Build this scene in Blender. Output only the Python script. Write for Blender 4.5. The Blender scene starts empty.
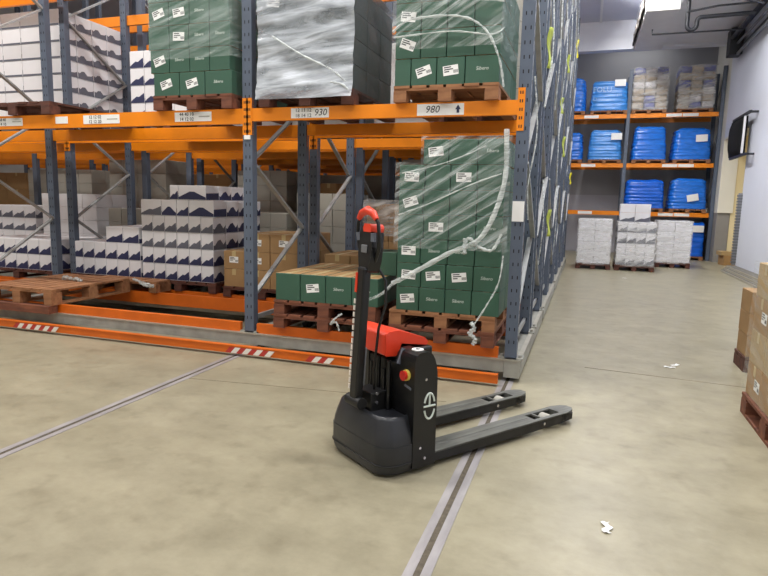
import bpy, math, random
from mathutils import Vector, Matrix, noise as mnoise
random.seed(7)
sc = bpy.context.scene
COL = sc.collection
PI = math.pi

# ------------------------------------------------------------------ materials
def lin(c):
    return tuple(((v/255)/12.92 if v/255 <= .04045 else ((v/255+.055)/1.055)**2.4) for v in c) + (1,)

def newmat(name):
    m = bpy.data.materials.new(name); m.use_nodes = True
    nt = m.node_tree
    return m, nt, nt.nodes, nt.links, nt.nodes['Principled BSDF']

def mat(name, rgb, rough=.55, metal=0, var=.10, scale=6, bump=0, bscale=40, spec=.5, stretch=(1, 1, 1)):
    """painted / plain surface with a slight procedural mottling"""
    m, nt, N, L, P = newmat(name)
    P.inputs['Roughness'].default_value = rough
    P.inputs['Metallic'].default_value = metal
    P.inputs['Specular IOR Level'].default_value = spec
    tc = N.new('ShaderNodeTexCoord'); mp = N.new('ShaderNodeMapping'); mp.inputs['Scale'].default_value = stretch
    L.new(tc.outputs['Object'], mp.inputs['Vector'])
    nz = N.new('ShaderNodeTexNoise'); nz.inputs['Scale'].default_value = scale; nz.inputs['Detail'].default_value = 6
    L.new(mp.outputs['Vector'], nz.inputs['Vector'])
    rp = N.new('ShaderNodeValToRGB')
    c = lin(rgb)
    rp.color_ramp.elements[0].position = .3; rp.color_ramp.elements[1].position = .7
    rp.color_ramp.elements[0].color = tuple(v*(1-var) for v in c[:3])+(1,)
    rp.color_ramp.elements[1].color = tuple(min(1, v*(1+var)) for v in c[:3])+(1,)
    L.new(nz.outputs['Fac'], rp.inputs['Fac']); L.new(rp.outputs['Color'], P.inputs['Base Color'])
    if bump:
        n2 = N.new('ShaderNodeTexNoise'); n2.inputs['Scale'].default_value = bscale; n2.inputs['Detail'].default_value = 4
        L.new(mp.outputs['Vector'], n2.inputs['Vector'])
        b = N.new('ShaderNodeBump'); b.inputs['Strength'].default_value = bump; b.inputs['Distance'].default_value = .01
        L.new(n2.outputs['Fac'], b.inputs['Height']); L.new(b.outputs['Normal'], P.inputs['Normal'])
    return m

def concrete():
    m, nt, N, L, P = newmat('concrete_floor')
    tc = N.new('ShaderNodeTexCoord')
    a = N.new('ShaderNodeTexNoise'); a.inputs['Scale'].default_value = .55; a.inputs['Detail'].default_value = 8; a.inputs['Roughness'].default_value = .6
    b = N.new('ShaderNodeTexNoise'); b.inputs['Scale'].default_value = 4.5; b.inputs['Detail'].default_value = 9; b.inputs['Roughness'].default_value = .7
    mp = N.new('ShaderNodeMapping'); mp.inputs['Scale'].default_value = (1, 1.4, 1); mp.inputs['Rotation'].default_value = (0, 0, .35)
    c = N.new('ShaderNodeTexNoise'); c.inputs['Scale'].default_value = 2.2; c.inputs['Detail'].default_value = 10; c.inputs['Roughness'].default_value = .72
    L.new(tc.outputs['Object'], a.inputs['Vector']); L.new(tc.outputs['Object'], b.inputs['Vector'])
    L.new(tc.outputs['Object'], mp.inputs['Vector']); L.new(mp.outputs['Vector'], c.inputs['Vector'])
    r = N.new('ShaderNodeValToRGB'); e = r.color_ramp.elements
    e[0].position = .3; e[0].color = lin((122, 116, 96)); e[1].position = .70; e[1].color = lin((170, 163, 139))
    m1 = N.new('ShaderNodeMix'); m1.data_type = 'FLOAT'; m1.inputs[0].default_value = .55
    L.new(a.outputs['Fac'], m1.inputs[2]); L.new(b.outputs['Fac'], m1.inputs[3])
    m2 = N.new('ShaderNodeMix'); m2.data_type = 'FLOAT'; m2.inputs[0].default_value = .5
    L.new(m1.outputs[0], m2.inputs[2]); L.new(c.outputs['Fac'], m2.inputs[3])
    L.new(m2.outputs[0], r.inputs['Fac'])
    # dark scuffs and drips
    sp = N.new('ShaderNodeTexNoise'); sp.inputs['Scale'].default_value = 7; sp.inputs['Detail'].default_value = 3
    L.new(tc.outputs['Object'], sp.inputs['Vector'])
    r2 = N.new('ShaderNodeValToRGB'); r2.color_ramp.elements[0].position = .25; r2.color_ramp.elements[0].color = (.62, .61, .58, 1)
    r2.color_ramp.elements[1].position = .46; r2.color_ramp.elements[1].color = (1, 1, 1, 1)
    L.new(sp.outputs['Fac'], r2.inputs['Fac'])
    mx = N.new('ShaderNodeMix'); mx.data_type = 'RGBA'; mx.blend_type = 'MULTIPLY'; mx.inputs[0].default_value = .45
    L.new(r.outputs['Color'], mx.inputs[6]); L.new(r2.outputs['Color'], mx.inputs[7])
    L.new(mx.outputs[2], P.inputs['Base Color'])
    rr = N.new('ShaderNodeMapRange'); rr.inputs[3].default_value = .26; rr.inputs[4].default_value = .48
    L.new(m2.outputs[0], rr.inputs[0]); L.new(rr.outputs[0], P.inputs['Roughness'])
    P.inputs['Specular IOR Level'].default_value = .35
    bp = N.new('ShaderNodeBump'); bp.inputs['Strength'].default_value = .12; bp.inputs['Distance'].default_value = .004
    L.new(b.outputs['Fac'], bp.inputs['Height']); L.new(bp.outputs['Normal'], P.inputs['Normal'])
    return m

def film(name, lo, hi, rot=.5, tint=(225, 235, 232), st=(2.0, 2.0, 26), rough=.18, sc_=1.0, p0=.36, p1=.7, detail=7):
    """clear stretch film: mostly see-through with milky streaks, white glints painted into them"""
    m, nt, N, L, P = newmat(name)
    tc = N.new('ShaderNodeTexCoord'); mp = N.new('ShaderNodeMapping'); mp.vector_type = 'TEXTURE'
    mp.inputs['Rotation'].default_value = (rot*.7, -rot, 0); mp.inputs['Scale'].default_value = tuple(1/q for q in st)
    L.new(tc.outputs['Object'], mp.inputs['Vector'])
    nz = N.new('ShaderNodeTexNoise'); nz.inputs['Scale'].default_value = sc_; nz.inputs['Detail'].default_value = detail; nz.inputs['Roughness'].default_value = .6
    nz.inputs['Distortion'].default_value = .6
    L.new(mp.outputs['Vector'], nz.inputs['Vector'])
    mr = N.new('ShaderNodeMapRange'); mr.inputs[1].default_value = p0; mr.inputs[2].default_value = p1
    mr.inputs[3].default_value = lo; mr.inputs[4].default_value = hi  # the denser streaks also draw the film's bright glints
    L.new(nz.outputs['Fac'], mr.inputs[0])
    P.inputs['Base Color'].default_value = lin(tint); P.inputs['Roughness'].default_value = rough
    b = N.new('ShaderNodeBump'); b.inputs['Strength'].default_value = .6; b.inputs['Distance'].default_value = .02
    L.new(nz.outputs['Fac'], b.inputs['Height']); L.new(b.outputs['Normal'], P.inputs['Normal'])
    L.new(mr.outputs[0], P.inputs['Alpha'])
    return m

def wood(name, a, b):
    m, nt, N, L, P = newmat(name)
    tc = N.new('ShaderNodeTexCoord'); mp = N.new('ShaderNodeMapping'); mp.inputs['Scale'].default_value = (3, 14, 14)
    L.new(tc.outputs['Object'], mp.inputs['Vector'])
    nz = N.new('ShaderNodeTexNoise'); nz.inputs['Scale'].default_value = 1.6; nz.inputs['Detail'].default_value = 8
    L.new(mp.outputs['Vector'], nz.inputs['Vector'])
    r = N.new('ShaderNodeValToRGB'); r.color_ramp.elements[0].position = .3; r.color_ramp.elements[1].position = .72
    r.color_ramp.elements[0].color = lin(a); r.color_ramp.elements[1].color = lin(b)
    L.new(nz.outputs['Fac'], r.inputs['Fac']); L.new(r.outputs['Color'], P.inputs['Base Color'])
    P.inputs['Roughness'].default_value = .8
    return m

def emit(name, rgb, s):
    m, nt, N, L, P = newmat(name)
    P.inputs['Base Color'].default_value = lin(rgb); P.inputs['Emission Color'].default_value = lin(rgb)
    P.inputs['Emission Strength'].default_value = s
    return m

M = {}
M['floor'] = concrete()
M['post'] = mat('rack_post_paint', (86, 96, 112), .45, .0, .10, 5)
M['hole'] = mat('slot_shadow_steel', (22, 24, 30), .8, 0, .1)
M['brace'] = mat('galvanised_brace', (164, 166, 166), .4, .3, .12, 12)
M['orange'] = mat('orange_beam_paint', (238, 136, 8), .42, 0, .08, 4)
M['orange_low'] = mat('orange_ground_beam_paint', (206, 98, 14), .5, 0, .12, 5)
M['base'] = mat('galvanised_base', (156, 156, 148), .55, .15, .2, 7)
M['pale_steel'] = mat('pale_steel', (175, 172, 160), .45, .5, .12, 9)
M['rail'] = mat('worn_steel_rail', (156, 152, 153), .42, .15, .22, 14, stretch=(1, .3, 1))
M['groove'] = mat('rail_groove_dirt', (84, 76, 62), .8, 0, .35, 40)
M['dirt'] = mat('dark_joint', (112, 102, 82), .9, 0, .2, 10)
M['green'] = mat('green_carton_print', (52, 88, 71), .55, 0, .08, 4)
M['kraft'] = mat('kraft_board', (160, 126, 84), .75, 0, .10, 5)
M['kraft_pale'] = mat('pale_kraft_board', (172, 146, 104), .75, 0, .10, 5)
M['white_board'] = mat('white_board', (226, 225, 228), .55, 0, .03, 5)
M['grey_board'] = mat('grey_board', (170, 168, 158), .6, 0, .05, 5)
M['navy'] = mat('navy_print', (44, 48, 84), .5, 0, .15, 8)
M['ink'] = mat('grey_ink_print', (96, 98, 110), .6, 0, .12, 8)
M['paper'] = mat('label_paper', (238, 238, 236), .6, 0, .02, 5)
M['print'] = mat('black_print', (50, 50, 52), .6, 0, .1)
M['logo_white'] = mat('white_lettering', (206, 216, 208), .6, 0, .02)
M['seam'] = mat('carton_seam', (30, 52, 42), .7, 0, .1)
M['tape'] = mat('packing_tape', (190, 168, 120), .3, 0, .05)
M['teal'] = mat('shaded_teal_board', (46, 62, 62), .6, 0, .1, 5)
M['torn_black'] = mat('matt_black_pad', (22, 22, 24), .85, 0, .1, 6, spec=.2)
M['bulk_white'] = mat('white_wrapped_bulk', (214, 214, 214), .3, 0, .06, 6, bump=.3, bscale=9, stretch=(1, 1, 5))
M['bulk_grey'] = mat('grey_wrapped_bulk', (180, 180, 176), .3, 0, .08, 6, bump=.3, bscale=9, stretch=(1, 1, 5))
M['wood_red'] = wood('red_brown_pallet_wood', (82, 46, 34), (132, 80, 56))
M['wood_dark'] = wood('dark_pallet_wood', (66, 38, 30), (104, 62, 48))
M['wood_pale'] = wood('weathered_pallet_wood', (150, 112, 76), (204, 166, 116))
M['wood_mid'] = wood('brown_pallet_wood', (120, 78, 50), (166, 118, 80))
M['red_tape'] = mat('red_tape', (176, 52, 44), .5, 0, .1)
M['white_tape'] = mat('white_tape', (228, 220, 210), .5, 0, .06)
M['black'] = mat('black_plastic', (13, 14, 17), .34, 0, .12, 10)
M['black_matt'] = mat('black_painted_steel', (10, 11, 13), .5, 0, .15, 10)
M['skirt'] = mat('scuffed_black_cover', (38, 40, 45), .3, 0, .22, 9, bump=.05)
M['fork'] = mat('worn_fork_steel', (96, 97, 92), .45, .1, .4, 12, stretch=(.4, 3, 1))
M['fork_side'] = mat('fork_side_paint', (20, 21, 23), .5, 0, .2, 12)
M['red'] = mat('red_plastic', (222, 62, 34), .38, 0, .05, 5)
M['red_btn'] = mat('red_button', (200, 40, 30), .4, 0, .05)
M['yellow'] = mat('yellow_plastic', (222, 200, 90), .5, 0, .05)
M['grey_plastic'] = mat('grey_plastic', (104, 110, 122), .4, 0, .06)
M['chrome'] = mat('bright_steel', (200, 200, 205), .25, .9, .05)
M['film'] = film('clear_stretch_film', .03, .62, .55, (228, 236, 234), (1.0, 1.0, 17), .15, 1.3, .44, .74)
M['film_thin'] = film('thin_stretch_film', .02, .30, .3)
M['film_heavy'] = film('dense_stretch_film', .22, .88, .10, (206, 212, 220), (1.4, 1.4, 9), .16, 1.3, .34, .66, 5.5)
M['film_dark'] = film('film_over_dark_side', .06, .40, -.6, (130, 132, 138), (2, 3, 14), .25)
M['film_rope'] = film('twisted_film', .25, .85, .2, (222, 228, 226), (5, 5, 30), .3)
M['film_white'] = film('milky_stretch_film', .10, .50, .1, (242, 242, 240), (3, 3, 14), .25)
M['blue'] = mat('blue_film', (30, 112, 214), .2, 0, .22, 5, bump=.35, bscale=9, stretch=(1, 1, 6))
M['blue_deep'] = mat('deep_blue_film', (20, 98, 212), .2, 0, .2, 5, bump=.35, bscale=9, stretch=(1, 1, 6))
M['blue_pale'] = mat('pale_blue_film', (62, 136, 214), .28, 0, .2, 5, bump=.3, bscale=9, stretch=(1, 1, 6))
M['sky_print'] = mat('pale_blue_lettering', (150, 190, 232), .4, 0, .05)
M['sack'] = mat('brown_paper_sack', (168, 152, 132), .7, 0, .2, 9, bump=.3, bscale=12)
M['sack_blue'] = mat('blue_banded_sack', (80, 88, 156), .6, 0, .45, 7, bump=.3, bscale=12)
M['sack_white'] = mat('white_paper_sack', (208, 204, 206), .6, 0, .1, 9, bump=.3, bscale=12)
M['wall_white'] = mat('white_wall_panel', (218, 222, 234), .5, 0, .03, 1.2)
M['wall_grey'] = mat('grey_wall', (150, 151, 154), .75, 0, .05, 1.2)
M['wall_band'] = mat('pale_grey_wall', (172, 172, 180), .7, 0, .04, 1.2)
M['wall_far'] = mat('bright_far_wall', (214, 212, 206), .75, 0, .04, 1.2)
M['cream'] = mat('cream_wall', (226, 212, 172), .7, 0, .04, 1.5)
M['jamb'] = mat('white_jamb', (222, 220, 210), .7, 0, .04, 1.5)
M['jamb_grey'] = mat('grey_jamb', (136, 134, 132), .7, 0, .06, 1.5)
M['ceiling'] = mat('ceiling_deck', (196, 201, 220), .75, 0, .05, 1)
M['beam_pale'] = mat('pale_soffit', (222, 225, 234), .7, 0, .04, 1)
M['duct'] = mat('grey_duct', (214, 214, 216), .6, 0, .06, 1.5)
M['duct_lit'] = mat('lit_duct_end', (236, 232, 226), .6, 0, .03, 1.5)
M['pipe'] = mat('black_pipe', (30, 32, 38), .5, 0, .1)
M['pipe_grey'] = mat('grey_conduit', (120, 122, 126), .45, .3, .1)
M['torn'] = mat('torn_insulation', (66, 60, 56), .95, 0, .4, 18)
M['kerb'] = mat('kerb_concrete', (166, 160, 146), .8, 0, .08, 6)
M['kerb_dark'] = mat('kerb_groove', (110, 106, 98), .8, 0, .08, 6)
M['lime'] = mat('yellow_green_tape', (172, 184, 74), .5, 0, .12, 10)
M['yellow_tag'] = mat('bright_yellow_tag', (232, 220, 30), .5, 0, .05)
M['lamp_metal'] = mat('lamp_housing', (220, 220, 220), .5, 0, .03)
M['lamp_glow'] = emit('lamp_tube', (255, 250, 240), 3)

# ------------------------------------------------------------------ mesh builder
class MB:
    def __init__(s): s.v = []; s.f = []; s.m = []; s.sm = []
    def add(s, vs, fs, m=0, smooth=False):
        o = len(s.v); s.v += [tuple(v) for v in vs]
        for f in fs:
            s.f.append(tuple(i+o for i in f)); s.m.append(m); s.sm.append(smooth)
        return s
    def box(s, x0, y0, z0, x1, y1, z1, m=0, mats=None):
        vs = [(x0,y0,z0),(x1,y0,z0),(x1,y1,z0),(x0,y1,z0),(x0,y0,z1),(x1,y0,z1),(x1,y1,z1),(x0,y1,z1)]
        fs = [(0,3,2,1),(4,5,6,7),(0,1,5,4),(1,2,6,5),(2,3,7,6),(3,0,4,7)]   # bottom top front right back left
        o = len(s.v); s.v += vs
        for k, f in enumerate(fs):
            s.f.append(tuple(i+o for i in f)); s.m.append(mats[k] if mats else m); s.sm.append(False)
        return s
    def bar(s, p, q, w, h, m=0, up=(0, 0, 1)):
        p = Vector(p); q = Vector(q); d = (q-p).normalized(); u = Vector(up)
        if abs(d.dot(u)) > .98: u = Vector((1, 0, 0))
        a = d.cross(u).normalized()*w/2; b = a.cross(d).normalized()*h/2
        vs = [p-a-b, p+a-b, p+a+b, p-a+b, q-a-b, q+a-b, q+a+b, q-a+b]
        return s.add(vs, [(0,3,2,1),(4,5,6,7),(0,1,5,4),(1,2,6,5),(2,3,7,6),(3,0,4,7)], m)
    def cyl(s, p, q, r, n=12, m=0, r2=None, smooth=True):
        p = Vector(p); q = Vector(q); d = (q-p).normalized(); u = Vector((0, 0, 1)) if abs(d.z) < .9 else Vector((1, 0, 0))
        a = d.cross(u).normalized(); b = d.cross(a).normalized(); r2 = r if r2 is None else r2
        vs = [p+(a*math.cos(t)+b*math.sin(t))*r for t in [2*PI*i/n for i in range(n)]]
        vs += [q+(a*math.cos(t)+b*math.sin(t))*r2 for t in [2*PI*i/n for i in range(n)]]
        s.add(vs, [(i, (i+1) % n, n+(i+1) % n, n+i) for i in range(n)], m, smooth)
        s.add(vs[:n], [tuple(range(n))], m); s.add(vs[n:], [tuple(range(n))[::-1]], m)
        return s
    def tube(s, pts, r, n=8, m=0, closed=False):
        pts = [Vector(p) for p in pts]; k = len(pts); rings = []
        rr = r if isinstance(r, (list, tuple)) else [r]*k
        prev = None
        for i, p in enumerate(pts):
            t = (pts[(i+1) % k] - pts[i-1]) if closed else (pts[min(i+1, k-1)] - pts[max(i-1, 0)])
            t.normalize()
            if prev is None:
                u = Vector((0, 0, 1)) if abs(t.z) < .9 else Vector((1, 0, 0))
            else: u = prev
            a = (u - t*u.dot(t))
            if a.length < 1e-4: a = t.orthogonal()
            a.normalize(); prev = a; b = t.cross(a)
            rings.append([p+(a*math.cos(2*PI*j/n)+b*math.sin(2*PI*j/n))*rr[i] for j in range(n)])
        vs = [v for g in rings for v in g]; fs = []
        for i in range(k if closed else k-1):
            i2 = (i+1) % k
            for j in range(n): fs.append((i*n+j, i*n+(j+1) % n, i2*n+(j+1) % n, i2*n+j))
        s.add(vs, fs, m, True)
        if not closed:
            s.add(rings[0], [tuple(range(n))[::-1]], m); s.add(rings[-1], [tuple(range(n))], m)
        return s
    def prism(s, poly, fn, h0, h1, m=0, mside=None, smooth=False):
        """poly: 2-D points; fn(a, b, h) -> 3-D point"""
        n = len(poly)
        vs = [fn(a, b, h0) for a, b in poly] + [fn(a, b, h1) for a, b in poly]
        s.add(vs, [tuple(range(n))[::-1], tuple(range(n, 2*n))], m)
        s.add(vs, [(i, (i+1) % n, n+(i+1) % n, n+i) for i in range(n)], m if mside is None else mside, smooth)
        return s
    def loft(s, rings, m=0, cap=True, smooth=True):
        n = len(rings[0]); vs = [v for r in rings for v in r]; fs = []
        for i in range(len(rings)-1):
            for j in range(n): fs.append((i*n+j, i*n+(j+1) % n, (i+1)*n+(j+1) % n, (i+1)*n+j))
        s.add(vs, fs, m, smooth)
        if cap:
            s.add(rings[0], [tuple(range(n))[::-1]], m); s.add(rings[-1], [tuple(range(n))], m)
        return s
    def grid(s, fn, nu, nv, m=0, smooth=True):
        vs = [fn(i/nu, j/nv) for j in range(nv+1) for i in range(nu+1)]
        fs = [(j*(nu+1)+i, j*(nu+1)+i+1, (j+1)*(nu+1)+i+1, (j+1)*(nu+1)+i) for j in range(nv) for i in range(nu)]
        return s.add(vs, fs, m, smooth)
    def mesh(s, name, mats):
        me = bpy.data.meshes.new(name); me.from_pydata(s.v, [], s.f)
        for x in mats: me.materials.append(M[x])
        me.polygons.foreach_set('material_index', s.m); me.polygons.foreach_set('use_smooth', s.sm)
        me.update()
        return me
    def build(s, name, mats, parent=None, loc=None, bevel=0, label=None):
        """one linked object; vertices are in the parent's space"""
        if isinstance(mats, str): mats = [mats]
        o = bpy.data.objects.new(name, s.mesh(name, mats)); COL.objects.link(o)
        if parent: o.parent = parent
        if loc: o.location = loc
        if bevel:
            b = o.modifiers.new('soft_edge', 'BEVEL'); b.width = bevel; b.segments = 2; b.limit_method = 'ANGLE'
        if label: o['label'] = label
        return o

LABELS = {}
def tag(o, label, cat, group=None, kind=None):
    o['label'] = label; o['category'] = cat
    if group: o['group'] = group
    if kind: o['kind'] = kind
    n = len(label.split())
    if label in LABELS and not group: print('DUP LABEL', label)
    if label in LABELS: print('dup label:', label)
    if n > 16 or n < 4: print('LABEL LENGTH', n, label)
    LABELS[label] = 1
    return o
def empty(name, loc, rz=0):
    o = bpy.data.objects.new(name, None); COL.objects.link(o); o.location = loc; o.rotation_euler = (0, 0, rz); o.empty_display_size = .1
    return o
def struct(o): o['kind'] = 'structure'; return o
def link(name, me, parent=None, loc=(0, 0, 0), rz=0):
    o = bpy.data.objects.new(name, me); COL.objects.link(o); o.parent = parent; o.location = loc; o.rotation_euler = (0, 0, rz)
    return o

TEXT = {}
def text_mesh(s, size, m, shear=0):
    """lettering as a flat mesh in the XZ plane facing -Y, centred"""
    key = (s, size, m, shear)
    if key not in TEXT:
        cu = bpy.data.curves.new('lettering', 'FONT'); cu.body = s; cu.size = size; cu.align_x = 'CENTER'; cu.align_y = 'CENTER'
        cu.shear = shear; cu.extrude = .0008; cu.resolution_u = 2
        o = bpy.data.objects.new('lettering', cu); COL.objects.link(o)
        dg = bpy.context.evaluated_depsgraph_get(); dg.update()
        me = bpy.data.meshes.new_from_object(o.evaluated_get(dg))
        bpy.data.objects.remove(o); bpy.data.curves.remove(cu)
        me.transform(Matrix.Rotation(PI/2, 4, 'X')); me.materials.clear(); me.materials.append(M[m])
        TEXT[key] = me
    return TEXT[key]

# ------------------------------------------------------------------ room shell
R0, R1, YB, YF, XL, ZC = -14.0, 3.75, 15.2, -9.0, -14.0, 6.3
struct(MB().box(XL, YF, -.2, 9, 19, 0).build('floor', 'floor'))
struct(MB().box(XL, YF, ZC, 9, 19, ZC+.2).build('ceiling', 'ceiling'))
b = MB(); b.box(XL, YB, 0, 4.6, YB+.2, 1.75, 1); b.box(XL, YB, 1.75, 4.6, YB+.2, ZC, 0)
struct(b.build('wall_back', ['wall_grey', 'wall_band']))
struct(MB().box(XL-.2, YF, 0, XL, 19, ZC).build('wall_left', 'wall_far'))
struct(MB().box(XL, YF-.2, 0, 9, YF, ZC).build('wall_front', 'wall_far'))
b = MB()
b.box(3.75, YF, .15, 4.05, 10.62, ZC, 0)
b.box(3.75, 10.62, 3.2, 4.05, 13.15, ZC, 0)
b.box(3.75, 13.15, 1.3, 4.05, YB, ZC, 1); b.box(3.75, 13.15, 0, 4.05, YB, 1.3, 2)
struct(b.build('wall_right', ['wall_white', 'jamb', 'jamb_grey']))
# the passage beyond the opening
b = MB(); b.box(4.06, 13.16, 0, 8.8, 13.35, 3.4); b.box(8.6, 9.5, 0, 8.8, 13.2, 3.4); b.box(4.05, 9.4, 0, 8.8, 9.6, 3.4); b.box(4.05, 9.4, 3.4, 8.8, 13.35, 3.5)
struct(b.build('wall_passage', 'cream'))
b = MB(); b.box(3.735, 10.62, 3.16, 4.06, 13.149, 3.199); b.box(3.74, 13.10, 1.3, 4.1, 13.148, 3.16)
struct(b.build('door_1', 'jamb'))
b = MB()
for k in range(3): b.box(3.46+.05*k, YF, .05*k, 3.76, 10.55, .05*k+.042, 0); b.box(3.475+.05*k, YF, .05*k+.042, 3.76, 10.54, .05*k+.05, 1)
struct(b.build('baseboard_right', ['kerb', 'kerb_dark']))
b = MB()
for k in range(24): b.box(3.66, 10.56, .2+.064*k, 3.8, 10.66, .24+.064*k, 0)
b.box(3.68, 10.58, .16, 3.8, 10.65, 1.75, 1)
tag(b.build('corner_guard', ['pipe_grey', 'wall_grey']), 'grey ribbed guard strip on the edge of the white wall panel', 'corner guard')
# ceiling beam above the far rack, deck ribs
struct(MB().box(XL, 13.2, 5.56, 3.75, 13.5, ZC).build('trim_1', 'beam_pale'))
b = MB()
for k in range(9): b.box(-4+.9*k, YF, ZC-.03, -3.94+.9*k, 13.2, ZC)
struct(b.build('trim_2', 'beam_pale'))

d = empty('ceiling_duct', (1.75, 11.5, 5.5))
MB().box(-.33, -1.65, 0, .33, 1.69, .5).build('duct_body', 'duct', d)
MB().box(-.33, -1.68, .0, .33, -1.65, .6).build('end_panel', 'duct_lit', d, label='lit end panel')  # lit front face of the duct, its brightness put into a whiter colour
b = MB(); random.seed(3)
def torn(u, v):
    a = u*3.1-1.5; z = .42 - v*(.34+.16*mnoise.noise((a*3, 0, 1))); x = -.36-.05*mnoise.noise((a*5, v*4, 2))-.03*v
    return (x, a, z)
b.grid(torn, 30, 6)
o = b.build('torn_lining', 'torn', d, label='torn dark lining'); so = o.modifiers.new('thick', 'SOLIDIFY'); so.thickness = .03
tag(d, 'grey ceiling duct with brightly lit end panel and torn dark edge', 'duct')
# soffit slab right of duct
struct(MB().box(2.1, 8.6, 5.62, 3.75, 13.2, 5.72).build('trim_3', 'duct'))

def arc_pts(c, r, a0, a1, n, fn): return [fn(c[0]+r*math.cos(a0+(a1-a0)*i/n), c[1]+r*math.sin(a0+(a1-a0)*i/n)) for i in range(n+1)]
pf = lambda x, z: (x+.13, 9.6, z)
pts = [pf(2.08, 5.62), pf(2.08, 5.12)] + arc_pts((2.17, 5.1), .09, PI, 2*PI, 8, pf) + [pf(2.26, 5.16)] + arc_pts((2.34, 5.17), .08, PI, PI/2, 5, pf) + [pf(3.3, 5.27)]
tag(MB().tube(pts, .042, 10).build('waste_pipe', 'pipe'), 'black drain pipe with a U-shaped trap under the ceiling', 'pipe')
tag(MB().tube([(1.62, 10.4, 5.28), (1.62, 10.4, 5.17), (3.4, 10.4, 5.17)], .018, 8).build('thin_conduit', 'pipe'), 'thin black conduit crossing below the drain pipe', 'pipe')
tag(MB().tube([(2.15, 9.3, 5.28), (2.7, 9.3, 5.36), (3.5, 9.3, 5.38)], .02, 8).build('thin_conduit', 'pipe'), 'thin black conduit above the bend of the drain pipe', 'pipe')
tag(MB().tube([(2.35, 9.0, 5.6), (3.4, 8.8, 5.2)], .025, 8).build('slanting_pipe', 'pipe'), 'black pipe slanting down from ceiling to wall trunking', 'pipe')
cbs = [(3.62, 5.02, .035, 'pipe_grey', 'lowest grey conduit running along the top of the white wall'), (3.66, 5.14, .03, 'pipe', 'black conduit just above the lowest grey one on the wall'),
       (3.60, 5.25, .03, 'pipe_grey', 'middle grey conduit along the top of the white wall'), (3.5, 5.38, .06, 'pipe', 'thick black pipe highest along the white wall')]
for x, z, r, mm, lb in cbs:
    tag(MB().tube([(x, -2, z), (x, 4, z+.01), (x, 11.95, z)], r, 8).build('wall_conduit', mm), lb, 'pipe', 'conduits along the white wall')
tag(MB().box(3.44, 11.9, 5.0, 3.72, 12.3, 5.6).build('cable_trunking_end', 'pipe', bevel=.02), 'black trunking box where the wall conduits end', 'trunking')

# black padded panel on bracket bars
d = empty('wall_bracket_panel', (3.60, 10.95, 2.98))
b = MB()
def bul(u, v):
    y = .62-1.24*u; z = -.40+.80*v; return (-.10*(1-(2*u-1)**4)*(1-(2*v-1)**4)-.02, y, z)
b.grid(bul, 12, 10); b.box(-.02, -.62, -.40, .05, .62, .40)
b.build('curved_panel', 'torn_black', d)
MB().box(-.035, -.68, -.39, .0, -.622, .39).build('edge_strip', 'white_board', d, label='white edge strip')
for z in (-.43, .43):
    MB().box(-.03, -1.05, z-.025, .02, .5, z+.025).build('bracket_bar', 'pipe', d)
    MB().box(.0, -1.0, z-.02, .15, -.94, z+.02).build('wall_arm', 'pipe', d)
tag(d, 'black curved panel held off the white wall by two bars', 'wall panel')

# ------------------------------------------------------------------ rails in the floor
def rail(x, y0, y1, lb):
    d = empty('floor_rail', (x, 0, 0))
    for s in (-1, 1):
        x0, x1 = (s*.013, s*.05) if s > 0 else (s*.05, s*.013)
        MB().box(x0, y0, -.02, x1, y1, .003).build('rail_strip', 'rail', d)
    MB().box(-.014, y0, -.02, .014, y1, .0012).build('dirt_groove', 'groove', d)
    tag(d, lb, 'rail')
rail(.031, -9, 10.8, 'steel floor rail running under the pallet truck forks')
rail(-2.29, -9, 10.8, 'steel floor rail meeting the striped bar by the middle post')
b = MB(); b.bar((-2.3, -.89, 0), (-.3, -.66, 0), .008, .0016, up=(0, 0, 1))
struct(b.build('trim_4', 'dirt'))
b = MB(); b.bar((.6, .68, 0), (3.4, .42, 0), .01, .0016)
struct(b.build('trim_5', 'dirt'))

# ------------------------------------------------------------------ mobile racking
PX = [0.0, -2.3, -5.64, -8.9, -12.2]        # left edge of each post, from the aisle end
PW = .09
L1, L2 = 2.116, 3.78
HT = 5.6
NAMES = ['front', 'second', 'third', 'fourth']
def post_mesh(holes_front, holes_side):
    b = MB(); b.box(0, 0, .172, PW, .075, HT, 0)
    if holes_front:
        for k in range(int((HT-.3)/.1)):
            z = .3+.1*k
            for x in (.024, .062): b.box(x, -.0012, z, x+.008, .001, z+.026, 1)
    if holes_side:
        for k in range(int((HT-.3)/.1)):
            z = .33+.1*k
            b.box(PW-.001, .03, z, PW+.0012, .042, z+.026, 1)
    return b.mesh('upright', ['post', 'hole'])
PM = {(a, c): post_mesh(a, c) for a in (0, 1) for c in (0, 1)}
def foot_mesh():
    b = MB(); b.box(-.05, -.0, .176, PW+.05, .12, .19); 
    for x in (-.025, PW+.025): b.cyl((x, .03, .185), (x, .03, .21), .014, 8)
    return b.mesh('foot_plate', ['base'])
FM = foot_mesh()
def conn_mesh():
    b = MB(); b.box(0, -.004, -.22, .052, .03, .085, 0)
    for k in range(5):
        z = -.2+.06*k
        for x in (.014, .03): b.box(x, -.0052, z, x+.008, -.003, z+.022, 1)
    return b.mesh('beam_connector', ['orange', 'hole'])
CM = conn_mesh()
def beam(root, xa, xb, y, top, h, ml, name='beam', conn=True):
    o = MB().box(xa, y, top-h, xb, y+.045, top).build(name, ml, root)
    if conn:
        link('beam_connector', CM, o, (xa-.052, y, top)); link('beam_connector', CM, o, (xb, y, top))
    return o

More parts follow.
